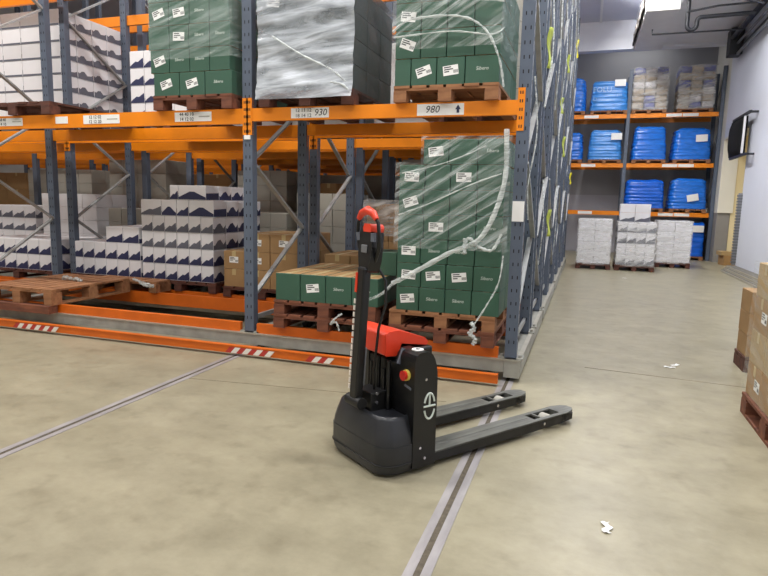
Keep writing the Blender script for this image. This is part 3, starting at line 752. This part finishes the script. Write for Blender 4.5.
# ------------------------------------------------------------------ film-wrapped loads added on the upper beams behind to block rack-top light
def blocking_load(w, dd, h, seed):
    n = 32; rings = []
    for k in range(19):
        v = k/18; s_ = 1-.03*v
        rings.append([(math.copysign(abs(math.cos(t))**.16, math.cos(t))*w/2*s_*(1+.02*mnoise.noise((t*2, v*6, seed))), dd/2+math.copysign(abs(math.sin(t))**.16, math.sin(t))*dd/2*s_, h*v) for t in [2*PI*j/n for j in range(n)]])
    return MB().loft(rings, 0)
for ri, (yy, rn) in enumerate(((2.67, 'second rack front'), (4.0, 'second rack rear'), (5.35, 'third rack front'), (6.65, 'third rack rear'))):
    for ci, (x0, where) in enumerate(((-.98, 'beside the aisle end'), (-2.12, 'beside the middle post'), (-3.3, 'past the middle post'), (-4.4, 'halfway along the long bay'), (-5.5, 'before the far posts'))):
        if (ri, ci) in ((0, 4),): continue
        hh = (1.25, 1.05, 1.15)[(ri+ci) % 3]
        pallet(x0, yy-.01, UZ, .9, 1.05, f'pallet of the added pale wrapped load {where}, {rn}', 'wood_dark')
        o = blocking_load(.88, 1.0, hh, ri*9+ci).build('film_wrapped_load', 'bulk_white' if (ri+ci) % 2 else 'bulk_grey', None, (x0+.45, yy+.01, UZ+.122))
        tag(o, f'added pale film wrapped load on upper beam {where}, {rn}', 'wrapped load', 'added wrapped loads on the upper beams behind')

# ------------------------------------------------------------------ hanging strips along the aisle end of the racks
hang = [((.10, .12, 2.3), (.14, .10, 1.9), (.10, .06, 1.5), (.11, .1, 1.25)), ((.13, 1.1, 3.2), (.16, 1.0, 2.7), (.12, .9, 2.2)), ((.13, 2.4, 3.6), (.15, 2.3, 2.9), (.12, 2.4, 2.4)),
        ((.12, 3.7, 3.9), (.16, 3.5, 3.2), (.12, 3.6, 2.5), (.13, 3.6, 1.6)), ((.12, 5.1, 4.4), (.15, 4.9, 3.7), (.12, 5.0, 3.1)), ((.12, 6.4, 4.9), (.16, 6.3, 4.0), (.12, 6.4, 3.2)),
        ((.12, 7.7, 5.2), (.15, 7.6, 4.5), (.12, 7.7, 3.6)), ((.12, 1.3, 1.6), (.15, 1.2, 1.2), (.12, 1.3, .8)), ((.12, 3.9, 1.6), (.14, 3.8, 1.1), (.12, 3.9, .7))]
hl = ['white film strip hanging from the end post of the front rack', 'long film strip high on the front rack rear post', 'film strip high between front and second racks', 'long film strip down the second rack end',
      'film strip high on third rack first post', 'film strip high on third rack middle posts', 'film strip high on the last rack', 'film strip low on the front rack middle posts', 'film strip low on the second rack end']
for p, l in zip(hang, hl): rope(p, .0055, l)
tapes = [(.115, 1.05, 2.55, .34, 'lime', 'long yellow-green tape strip high on the front rack'), (.115, 2.42, 1.02, .30, 'lime', 'yellow-green tape strip low between the racks'), (.115, 3.72, 2.55, .2, 'lime', 'short yellow-green tape on the second rack'),
         (.115, 5.0, 2.1, .3, 'lime', 'yellow-green tape on the third rack, lower one'), (.115, 4.9, 3.3, .25, 'lime', 'yellow-green tape on the third rack, upper one'), (.115, 8.4, 4.3, .35, 'yellow_tag', 'bright yellow tag high on the last rack'),
         (.115, 9.3, 1.85, .25, 'yellow_tag', 'small bright yellow tag low on the last rack'), (.115, 2.2, 3.5, .3, 'lime', 'yellow-green tape highest on the front rack')]
for x, y, z, h, mm, lb in tapes:
    b = MB(); b.grid(lambda u, v: (x+.026*u+.012*math.sin(v*7+u), y+(u-.5)*.05+.01*math.sin(v*5), z+h*v), 3, 10)
    o = b.build('tape_strip', mm); o.modifiers.new('t', 'SOLIDIFY').thickness = .003
    tag(o, lb, 'tape strip', 'tape strips on the rack ends')
tag(MB().box(.002, -.008, 1.235, .088, -.0015, 1.385).build('paper_notice', 'paper'), 'blank white paper notice on the front of the end post', 'notice')
tag(MB().box(-2.285, -.008, 1.86, -2.225, -.0015, 1.895).build('paper_notice', 'paper'), 'small white paper tag under the orange connector of middle post', 'notice')

# ------------------------------------------------------------------ far rack across the aisle
FY = 13.55
r = empty('static_pallet_rack', (1.42, FY, 0))
X0 = 1.42
for px in (3.695, 1.42, -.83, -3.08):
    for py in (0, 1.03):
        MB().box(px-X0-.045, py, 0, px-X0+.045, py+.08, 5.1).build('upright', 'post', r)
    for a in range(7):
        z0 = .3+.65*a; ya, yb = (.06, 1.03) if a % 2 else (1.03, .06)
        MB().bar((px-X0, ya, z0), (px-X0, yb, z0+.65), .02, .04).build('brace', 'brace', r)
for px in (1.42, -.83, -3.08):
    for z in (1.28, 2.60, 3.93):
        for py in (0, 1.06):
            o = MB().box(px-X0+.045, py-.02, z-.115, px-X0+2.205, py+.03, z).build('beam', 'orange', r)
            if py == 0 and px > -2:
                for q in ((.95, 1.35) if px > 0 else (1.1,)):
                    MB().box(px-X0+q, -.024, z-.1, px-X0+q+.38, -.02, z-.02).build('location_label', 'paper', o)
for px in (1.55, 3.55): MB().box(px-X0-.02, -.03, 1.3, px-X0+.02, -.02, 1.4).build('safety_pin', 'chrome', r)
tag(r, 'orange and blue pallet rack across the aisle holding blue loads', 'pallet rack')

def blue_load(x0, x1, y0, z0, h, taper, mm, lb, seed, ridge=9, lettering=None, sheet=None):
    w = x1-x0; dd = .95; cx = (x0+x1)/2
    r = empty('film_wrapped_load', (cx, y0, z0))
    rings = []; nz = 44; n = 40
    for k in range(nz+1):
        v = k/nz; s = 1-taper*v**1.5
        if v > .93: s -= .14*((v-.93)/.07)**2
        rg = .010*math.sin(v*ridge*2*PI)+.014*mnoise.noise((seed*3.1, 4*v, v*ridge*2.2))
        ring = []
        for j in range(n):
            t = 2*PI*j/n; c, q = math.cos(t), math.sin(t); e = .28
            px = math.copysign(abs(c)**e, c); py = math.copysign(abs(q)**e, q)
            nn = 1+rg+.035*mnoise.noise((c*2+seed, q*2, v*ridge))
            ring.append((px*w/2*s*nn, dd/2+py*dd/2*s*nn, h*v+.05*mnoise.noise((c*2, q*2, seed))*max(0, v-.6)*2.5))
        rings.append(ring)
    MB().loft(rings, 0).build('wrapped_sacks', mm, r)
    if lettering:
        for (tx, tz, ts, s) in lettering:
            link('printed_lettering', text_mesh(s, ts, 'sky_print'), r, (tx, -.012, tz))
    if sheet:
        o = MB().box(-.14, -.03, -.09, .14, -.026, .09).build('paper_sheet', 'paper', r, (sheet[0], -.01, sheet[1])); o.rotation_euler = (0, sheet[2], 0)
    tag(r, lb, 'wrapped load', 'blue film-wrapped loads on the far rack')
def far_pallet(x0, x1, z, lb): pallet(x0, FY-.05, z, x1-x0, 1.05, lb, 'wood_mid', h=.1)
fl = [
 (.40, 1.40, 3.93, .86, .10, 'blue_pale', 'blue film load with pale lettering on the top beam', 1, 7, [(-.2, .55, .2, 'FOLU'), (-.38, .3, .14, 'O'), (.25, .4, .09, 'EEE')], (.25, .72, 0)),
 (-.75, .30, 3.93, .95, .08, 'blue', 'blue film load on the top beam, half hidden by the rack ends', 2, 8, None, None),
 (.42, 1.33, 2.60, .86, .14, 'blue_pale', 'shiny ribbed blue load on middle beam beside the rack ends', 3, 10, None, (.28, .62, 0)),
 (-.7, .30, 2.60, .80, .08, 'blue', 'blue load on middle beam almost hidden by the rack ends', 4, 9, None, None),
 (1.57, 2.46, 2.60, .95, .14, 'blue', 'bright blue ribbed load in the centre of middle beam', 5, 10, None, None),
 (2.6, 3.55, 2.60, .88, .12, 'blue', 'blue load with large white sheet high on its front', 6, 9, None, (.2, .55, -.05)),
 (1.47, 2.50, 1.36, .82, .06, 'blue_deep', 'deep blue smooth load on the lowest beam, centre', 7, 8, None, None),
 (2.62, 3.56, 1.28, .86, .10, 'blue', 'blue load with tilted white sheet on the lowest beam', 8, 9, None, (.1, .3, -.2)),
 (2.75, 3.60, 0, .98, .06, 'blue_deep', 'blue load standing on the floor under the far rack', 9, 7, None, (.22, .75, 0)),
]
for i, (x0, x1, z, h, tp, mm, lb, sd, rd, let, sh) in enumerate(fl):
    zp = z if z != 1.36 else 1.28
    far_pallet(x0+.02, x1-.02, zp, 'pallet beneath the ' + lb)
    blue_load(x0, x1, FY-.02, zp+.105, h-.06, tp, mm, lb, sd, rd, let, sh)
# paper sacks on the top beam
random.seed(5)
def sack_mesh(w, dd, h, seed):
    rings = []; n = 24
    for k in range(9):
        v = k/8; s = 1-.10*abs(2*v-1)**3
        rings.append([(math.copysign(abs(math.cos(t))**.2, math.cos(t))*w/2*s*(1+.02*mnoise.noise((t*2, v*3, seed))), dd/2+math.copysign(abs(math.sin(t))**.2, math.sin(t))*dd/2*s, h*v) for t in [2*PI*j/n for j in range(n)]])
    return MB().loft(rings, 0)
for li, (x0, x1, who) in enumerate(((1.49, 2.36, 'load beside the blue one'), (2.62, 3.48, 'load beside the end upright'))):
    far_pallet(x0, x1, 3.93, f'pallet of the paper sack {who} on top beam')
    z = 4.035; w = (x1-x0)/3
    for ri in range(6):
        hh = .185
        for ci in range(3):
            mm = 'sack_blue' if ((ri == 5 and ci != 1) or (ri == 0 and ci == 1) or random.random() < .07) else ('sack_white' if random.random() < .3 else 'sack')
            sh = .03*ri/6*(1 if ci == 0 else -1 if ci == 2 else 0)
            o = sack_mesh(w*1.0, .95, hh*.97, li*50+ri*7+ci).build('paper_sack', mm, None, (x0+w*(ci+.5)+sh*.3, FY-.02, z))
            col = {'sack_blue': 'blue banded sack', 'sack': 'brown paper sack', 'sack_white': 'white paper sack'}[mm]
            tag(o, f'{col}, {"top" if ri == 5 else ORD[ri]} row, {NTH[ci]} along, {who}', 'sack', 'paper sacks on the top beam of the far rack')
        z += hh

tag(wrapped(1.475, 2.375, FY-.05, FY+.95, 4.02, 5.14, 51, .012, 'FL').build('stretch_film', ['film_white', 'film_white']), 'milky film over the paper sacks beside the blue load', 'stretch film', 'film on the paper sacks')
tag(wrapped(2.60, 3.50, FY-.05, FY+.95, 4.02, 5.14, 52, .012, 'FL').build('stretch_film', ['film_white', 'film_white']), 'milky film over the paper sacks beside the end upright', 'stretch film', 'film on the paper sacks')
# ------------------------------------------------------------------ white wrapped stacks on the far aisle floor
def white_stack(x0, w, y0, rows, hh, kinds, who, lbp, z0=.13, cols=2, wide=None):
    pallet(x0-.02, y0-.02, 0, w+.04, .95, f'dark pallet under the {who}', 'wood_dark')
    z = z0
    for ri in range(rows):
        cw = w/cols
        for ci in range(cols):
            for di in range(2):
                if di and ci != 0 and ri < rows-1: continue
                lb = f'{lbp}, {"top" if ri == rows-1 else ORD[ri]} row, {NTH[ci]} from blue rack{", back" if di else ""}, {who}'
                carton(kinds[ri], x0+cw*(ci+.5), y0+di*.45, z, cw, .45, hh, lb, 'white cartons stacked on the far aisle floor')
        z += hh
    return z
z = white_stack(.37, .70, 9.5, 4, .245, ['plain']*4, 'first white floor stack', 'white carton')
tag(wrapped(.355, 1.085, 9.48, 10.42, .10, z+.01, 31, .012, 'FRLT').build('stretch_film', ['film_white', 'film_white']), 'milky film wrapped round the first white floor stack', 'stretch film', 'film on the white floor stacks')
z = white_stack(1.19, .77, 9.5, 4, .235, ['inked', 'plain', 'inked', 'inked'], 'middle white floor stack', 'white carton', cols=4)
carton('inked', 1.36, 9.52, z, .31, .4, .2, 'printed carton, on top of middle white floor stack, first from blue rack', 'white cartons stacked on the far aisle floor')
carton('inked', 1.67, 9.52, z, .31, .4, .2, 'printed carton, on top of middle white floor stack, second from blue rack', 'white cartons stacked on the far aisle floor')
carton('plain', 1.36, 9.52, z+.2, .31, .4, .19, 'plain carton crowning middle white floor stack, first from blue rack', 'white cartons stacked on the far aisle floor')
carton('plain', 1.67, 9.52, z+.2, .31, .4, .19, 'plain carton crowning middle white floor stack, second from blue rack', 'white cartons stacked on the far aisle floor')
tag(wrapped(1.175, 1.975, 9.48, 10.42, .10, z+.005, 32, .012, 'FRL').build('stretch_film', ['film_white', 'film_white']), 'milky film wrapped round the middle white floor stack', 'stretch film', 'film on the white floor stacks')
z = white_stack(2.13, .72, 10.8, 4, .24, ['plain']*4, 'third white floor stack', 'white carton')
tag(wrapped(2.115, 2.865, 10.78, 11.72, .10, z+.01, 33, .012, 'FRLT').build('stretch_film', ['film_white', 'film_white']), 'milky film wrapped round the third white floor stack', 'stretch film', 'film on the white floor stacks')
# little boxes in the passage mouth
carton('kraft', 4.05, 12.3, 0, .42, .35, .25, 'small kraft carton on the floor in the passage mouth', 'cartons in the passage mouth', rz=.2)
carton('pale', 4.02, 12.32, .25, .5, .35, .1, 'flat pale carton lying on the small passage carton', 'cartons in the passage mouth', rz=.15)

# ------------------------------------------------------------------ pallets beside the right wall
pallet(1.61, -1.12, 0, 1.0, 1.05, 'red-brown pallet under the large kraft load by the wall', 'wood_red', h=.14)
for ri, ci, cj in [(a_, c_, j_) for a_ in range(4) for c_ in range(3) for j_ in range(2)]:
        dp = .34
        yc = -.07-dp*(ci+.5)
        st = .05 if cj == 0 and (ri, ci) in ((0, 1), (0, 0), (2, 0)) else None
        carton('pale' if ri % 2 else 'kraft', 1.625+.46*cj, yc, .145+.22*ri, dp, .45, .22,
               f'kraft carton{" with white sticker" if st else ""}, {"top" if ri == 3 else ORD[ri]} row, {NTH[ci]} from passage, {"wall side of " if cj else ""}large kraft load', 'kraft cartons on the near wall pallet', st, rz=-PI/2, spot=(.08, .45))
tag(wrapped(1.61, 2.2, -1.10, -.05, .16, 1.03, 41, .012, 'L').build('stretch_film', ['film_thin', 'film_thin']), 'thin clear film over the large kraft load by the wall', 'stretch film', 'stretch film on the wall pallets')
pallet(1.87, 1.06, 0, .9, .36, 'narrow dark red pallet behind the large kraft load', 'wood_dark', h=.13)
for ri in range(3):
    for ci in range(2):
        carton('kraft', 1.875+.36*(ci+.5), 1.07, .135+.185*ri, .36, .33, .185, f'kraft carton, {["bottom", "second", "top"][ri]} row, {NTH[ci]} from aisle, small wall pallet', 'cartons on the small wall pallet', T2 if (ri, ci) in ((0, 0), (1, 0)) else None, spot=(.03, .45))

# ------------------------------------------------------------------ electric pallet truck
T = empty('pallet_truck', (-.4097, -1.637, 0), math.radians(54.4))
# local axes: +x along the forks, +y to the truck's left (away from camera), z up
def rrect(x0, x1, y0, y1, r, n=7):
    pts = []
    for cx, cy, a0 in ((x1-r, y1-r, 0), (x0+r, y1-r, PI/2), (x0+r, y0+r, PI), (x1-r, y0+r, 1.5*PI)):
        for i in range(n+1):
            a = a0+PI/2*i/n; pts.append((cx+r*math.cos(a), cy+r*math.sin(a)))
    return pts
def blend(A, B, t): return [(a[0]+(b_[0]-a[0])*t, a[1]+(b_[1]-a[1])*t) for a, b_ in zip(A, B)]
# drive cover
base = rrect(-.20, .04, -.272, .272, .085)
def skirt_outline(s, z, dx=0):
    out = []
    for x, y in base:
        bulge = -.035*(1-(y/.272)**2) if x < -.05 else 0
        out.append(((x+bulge-(-.04))*s+(-.04)+dx, y*s, z))
    return out
lower = [skirt_outline(.93, .015), skirt_outline(.985, .045), skirt_outline(1.0, .08), skirt_outline(1.0, .163)]
upper = [skirt_outline(.985, .163), skirt_outline(.982, .172), skirt_outline(.965, .20), skirt_outline(.915, .242), skirt_outline(.87, .280, .004), skirt_outline(.845, .297, .006), skirt_outline(.81, .303, .01), skirt_outline(.77, .294, .012)]
b = MB(); b.loft(lower, 0, True); b.loft(upper, 0, True); sk = b.build('drive_cover', 'skirt', T)
groove = [(x*1.004, y*1.004, .078-.01) for x, y, z in skirt_outline(1.0, .08)]
MB().tube(groove, .0035, 6, closed=True).build('cover_seam', 'black_matt', sk)
for x, y, z in ((-.165, -.16, .215), (.01, -.271, .13), (-.19, .12, .215)):
    MB().cyl((x, y, z), (x-.006, y-.006, z+.004), .007, 8).build('cover_screw', 'chrome', sk)
MB().cyl((-.07, -.05, .11), (-.07, .05, .11), .105, 24).build('drive_wheel', 'black_matt', T)
# chassis: side pods with arched tops
def pod_poly():
    pts = [(0, .03), (.16, .03)]
    pts += [(.16, .50)] + [(.16-.075*(1-math.cos(a)), .50+.155*math.sin(a)) for a in [PI/2*i/6 for i in range(1, 7)]]
    pts += [(.05, .655)] + [(.05-.05*math.sin(a), .655-.05*(1-math.cos(a))) for a in [PI/2*i/4 for i in range(1, 5)]]
    return pts
pp = [(a_*.93-.042, c_*.955) for a_, c_ in pod_poly()]
pod = MB().prism(pp, lambda a, c, h: (a, h, c), -.275, -.125).build('side_pod', 'black', T, bevel=.008)
pod2 = MB().prism(pp, lambda a, c, h: (a, h, c), .125, .275).build('side_pod', 'black', T, bevel=.008)
MB().box(-.035, -.13, .10, .1, .13, .545).build('chassis', 'black_matt', T, bevel=.006)
# chamfered cheek on the pod with a grey trim
MB().bar((-.044, -.150, .545), (-.012, -.150, .622), .03, .012, up=(0, 1, 0)).build('grey_trim', 'grey_plastic', pod, label='grey trim')
# emergency button, key, sticker, screws, emblem
eb = MB().cyl((-.042, -.215, .505), (-.056, -.215, .505), .028, 18).build('button_collar', 'yellow', T, label='yellow collar')
MB().cyl((-.054, -.215, .505), (-.072, -.215, .505), .022, 18, r2=.025).build('emergency_button', 'red_btn', eb, label='red emergency button')
MB().bar((-.044, -.25, .44), (-.044, -.20, .45), .004, .012).build('printed_mark', 'grey_plastic', pod)
MB().cyl((.02, -.215, .624), (.02, -.215, .629), .03, 18).build('round_sticker', 'paper', pod, label='round white sticker')
MB().cyl((.02, -.215, .629), (.02, -.215, .631), .011, 12).build('sticker_dot', 'print', pod)
MB().cyl((.03, -.275, .485), (.03, -.279, .485), .007, 10).build('pod_screw', 'chrome', pod)
MB().cyl((.035, -.275, .075), (.035, -.280, .075), .008, 10).build('pod_screw', 'chrome', pod)
b = MB(); cx, cz, R_ = .056, .345, .06
def arc(a0, a1, n=14): return [(cx+R_*.55*math.cos(a0+(a1-a0)*i/n), -.277, cz+R_*1.1*math.sin(a0+(a1-a0)*i/n)) for i in range(n+1)]
b.tube(arc(math.radians(18), math.radians(162)), .0055, 6); b.tube(arc(math.radians(198), math.radians(342)), .0055, 6)
b.tube([(cx-.038, -.277, cz), (cx+.038, -.277, cz)], .0055, 6); b.tube([(cx, -.277, cz+.002), (cx, -.277, cz+.060)], .0055, 6)
b.build('emblem', 'logo_white', pod, label='white round emblem')
# battery cover: tall rear block, sloping forward handle
poly = [(-.085, .575), (-.02, .570), (.0, .585), (.015, .632), (.185, .605), (.195, .622), (.17, .648), (.08, .676), (.04, .690), (.0, .702), (-.065, .700), (-.085, .685)]
bat = MB().prism(poly, lambda a, c, h: (a, h, c), -.088, .195).build('battery_cover', 'red', T, bevel=.02, label='red battery cover')
MB().box(.0, -.122, .50, .20, .122, .605).build('battery_case', 'black', T, bevel=.01)
MB().box(.03, -.26, .06, .083, .26, .46).build('back_plate', 'black_matt', T)
# inner works between the pods
for y, zt in ((-.09, .55), (-.045, .50), (.0, .56), (.06, .52)):
    MB().cyl((-.065, y, .28), (-.065, y, zt), .012, 8).build('hydraulic_hose', 'black', T)
MB().box(-.16, -.075, .27, -.06, .075, .39).build('tiller_bracket', 'black_matt', T, bevel=.006)
for y, z in ((-.078, .34), (-.078, .385), (-.05, .30), (.03, .33)):
    MB().cyl((-.13, y, z), (-.13, y-.006, z), .009, 8).build('bracket_bolt', 'chrome', T)
# tiller
tx = -.205
lean = math.radians(3.4)
b = MB(); b.box(-.022, -.032, .33, .024, .032, 1.03)
til = b.build('tiller_arm', 'black', T, (tx-.022, 0, 0), bevel=.01); til.rotation_euler = (0, lean, 0)
MB().cyl((.0, -.062, .34), (.0, .062, .34), .03, 14).build('pivot_pin', 'black_matt', til)
MB().box(-.026, .020, .90, .02, .0365, 1.0).build('red_stripe', 'red', til, label='red stripe')
b = MB()
for i in range(14): b.box(-.0255, .026, .40+.034*i, -.02, .0375, .40+.034*i+.024)
b.build('white_markings', 'white_tape', til)
MB().box(.024, -.02, .42, .04, .02, .62).build('gas_spring', 'pipe_grey', til, bevel=.006)
hd = MB().prism([(-.035, 1.0), (.035, 1.0), (.052, 1.06), (.060, 1.13), (.055, 1.20), (.036, 1.235), (-.036, 1.235), (-.055, 1.20), (-.060, 1.13), (-.052, 1.06)], lambda a, c, h: (h, a, c), -.036, .036).build('tiller_head', 'black', T, (tx+.008, 0, 0), bevel=.012); hd.rotation_euler = (0, lean, 0)
loop = [(0, -.045, 1.06), (-.01, -.085, 1.12), (-.02, -.095, 1.19), (-.025, -.088, 1.25), (-.03, -.05, 1.292), (-.03, 0, 1.30), (-.03, .05, 1.292), (-.025, .088, 1.25), (-.02, .095, 1.19), (-.01, .085, 1.12), (0, .045, 1.06)]
MB().tube(loop, .0095, 10).build('handle_loop', 'black', hd)
MB().tube([(-.03, -.078, 1.268), (-.032, -.05, 1.296), (-.032, 0, 1.312), (-.032, .05, 1.296), (-.03, .078, 1.268)], [.013, .019, .022, .019, .013], 12).build('belly_switch', 'red', hd, label='red top arch')
MB().prism([(-.06, 1.205), (.0, 1.205), (.006, 1.225), (-.004, 1.246), (-.05, 1.246), (-.063, 1.23)], lambda a, c, h: (h, a, c), -.05, .03).build('horn_button', 'red', hd, bevel=.008, label='red control cap')
for y in (-.062, .062): MB().cyl((-.03, y, 1.16), (-.035, y*1.05, 1.20), .013, 12).build('thumb_switch', 'grey_plastic', hd)
MB().box(-.042, -.025, 1.10, -.036, .025, 1.14).build('display', 'pipe_grey', hd, bevel=.003)
# steel cable loop beside the tiller
MB().tube([(tx+.10, -.03, 1.03), (tx+.13, -.06, .96), (tx+.13, -.065, .84), (tx+.10, -.05, .72), (tx+.09, -.03, .5), (tx+.1, -.02, .38)], .007, 8).build('cable', 'black', T)
# forks
def fork(yc, nm):
    w = .135; L0, L1_ = .10, 1.305
    r = empty(nm, (0, yc, 0)); r.parent = T
    zt = .085; b = MB()
    tip = [(L1_-.10, -w/2), (L1_-.03, -w/2+.018), (L1_, -w/2+.045), (L1_, w/2-.045), (L1_-.03, w/2-.018), (L1_-.10, w/2)]
    # top plate as two side strips around the roller slots
    s0, s1, s2, s3 = .93, .985, 1.0, 1.16
    xs = [L0, s0, s1, s2, s3]
    b = MB(); t = .012
    b.box(L0, -w/2, zt-t, s0, w/2, zt); b.box(s1, -w/2, zt-t, s2, w/2, zt)
    for a0, a1 in ((s0, s1), (s2, s3)):
        b.box(a0, -w/2, zt-t, a1, -w/2+.03, zt); b.box(a0, w/2-.03, zt-t, a1, w/2, zt)
    b.prism([(s3, -w/2)] + tip + [(s3, w/2)], lambda a, c, h: (a, c, h), zt-.05, zt)
    b.box(L0, -.004, zt-.001, s0-.02, .004, zt+.002)
    b.build('fork_top', 'fork', r, bevel=.003)
    b = MB()
    for s in (-1, 1):
        y0, y1 = (s*w/2-.0, s*(w/2-.01)) if s < 0 else (s*(w/2-.01), s*w/2)
        b.prism([(L0, .03), (.85, .024), (1.16, .026), (L1_-.05, zt-.05), (L1_-.05, zt-.006), (L0, zt-.006)], lambda a, c, h: (a, h, c), min(y0, y1), max(y0, y1))
    b.build('fork_side', 'fork_side', r)
    MB().cyl((1.08, -.033, .041), (1.08, .033, .041), .039, 18).build('load_roller', 'grey_board', r, label='pale load roller')
    MB().cyl((.985, -w/2-.004, .055), (.985, -w/2+.004, .055), .009, 10).build('pivot_bolt', 'chrome', r)
for yc, nm in ((-.19, 'fork'), (.19, 'fork')): fork(yc, nm)
tag(T, 'black electric pallet truck with red battery cover and upright tiller', 'pallet truck')

# ------------------------------------------------------------------ litter on the floor
for i, (x, y, lb) in enumerate(((1.25, .95, 'white paper scrap on the aisle floor near small wall pallet'), (1.33, 1.02, 'tiny white film shred beside the aisle paper scrap'), (.72, -2.05, 'small white scrap on open floor beyond fork tips'),
                                (1.35, 7.9, 'pale film scrap on the far aisle floor'))):
    b = MB(); b.grid(lambda u, v: (u*.09, v*.03+.01*math.sin(u*9), .003+.006*abs(math.sin(u*6+v*4+i))), 8, 3)
    o = b.build('paper_scrap', 'paper', None, (x, y, 0)); o.rotation_euler = (0, 0, i*.8); o.modifiers.new('t', 'SOLIDIFY').thickness = .001
    tag(o, lb, 'scrap', 'litter on the floor')

# ------------------------------------------------------------------ lighting: unseen ceiling battens and added fill lights
def lamp(x, y, e, sx=1.5, sy=.25, z=6.2, col=(1, .975, .94)):
    l = bpy.data.lights.new('batten_or_fill_light', 'AREA'); l.shape = 'RECTANGLE'; l.size = sx; l.size_y = sy; l.energy = e; l.color = col
    o = bpy.data.objects.new('batten_or_fill_light', l); COL.objects.link(o); o.location = (x, y, z); return o
for x in (-8, -5, -2, 1): lamp(x, -1.3, 165)
for x in (-8, -4.5, -1, 2.5): lamp(x, -5.2, 95)
for y in (1.5, 4.5, 7.5, 10.5):
    o = lamp(.9, y, 190, .25, 1.5, col=(1, .98, .96)); o.rotation_euler = (0, math.radians(-50), 0)  # turned toward the right wall to brighten it
lamp(1.6, 14.5, 18, 1.5, .25, 6.2); lamp(2.0, 12.2, 90, 1.5, .25, 5.9)  # added fills for the back wall behind the beam and the far rack
for x in (-6.5, -3): 
    for y in (1.2, 3.85, 6.5): lamp(x, y, 42, 1.5, .25, 6.1)  # added over the racks to light the upper loads
for x in (-8, -5, -2): lamp(x, 12.4, 45, 1.5, .25, 6.1)  # added behind the racks to light the back wall
lamp(6.2, 11.4, 60, .8, .8, 3.3, (1, .93, .78))
w = bpy.data.worlds.new('world'); sc.world = w; w.use_nodes = True
w.node_tree.nodes['Background'].inputs[0].default_value = (.5, .55, .6, 1); w.node_tree.nodes['Background'].inputs[1].default_value = .3

# ------------------------------------------------------------------ camera
cam = bpy.data.cameras.new('camera'); co = bpy.data.objects.new('camera', cam); COL.objects.link(co)
cam.sensor_width = 36; cam.lens = 595.6526*36/768; cam.clip_start = .05
Rm = ((0.94669775, 0.32129229, 0.02312212), (0.06695794, -0.12606459, -0.98975975), (-0.31508729, 0.93855153, -0.14085813))
mw = Matrix.Identity(4)
for i in range(3):
    mw[i][0] = Rm[0][i]; mw[i][1] = -Rm[1][i]; mw[i][2] = -Rm[2][i]
mw[0][3], mw[1][3], mw[2][3] = 0.5355174, -4.55922594, 1.34734957
co.matrix_world = mw
sc.camera = co
sc.view_settings.view_transform = 'Standard'; sc.view_settings.look = 'None'; sc.view_settings.gamma = 1
sc.view_settings.use_curve_mapping = False
sc.view_settings.exposure = -.25
sc.cycles.use_denoising = True
sc.cycles.max_bounces = 8; sc.cycles.transparent_max_bounces = 16
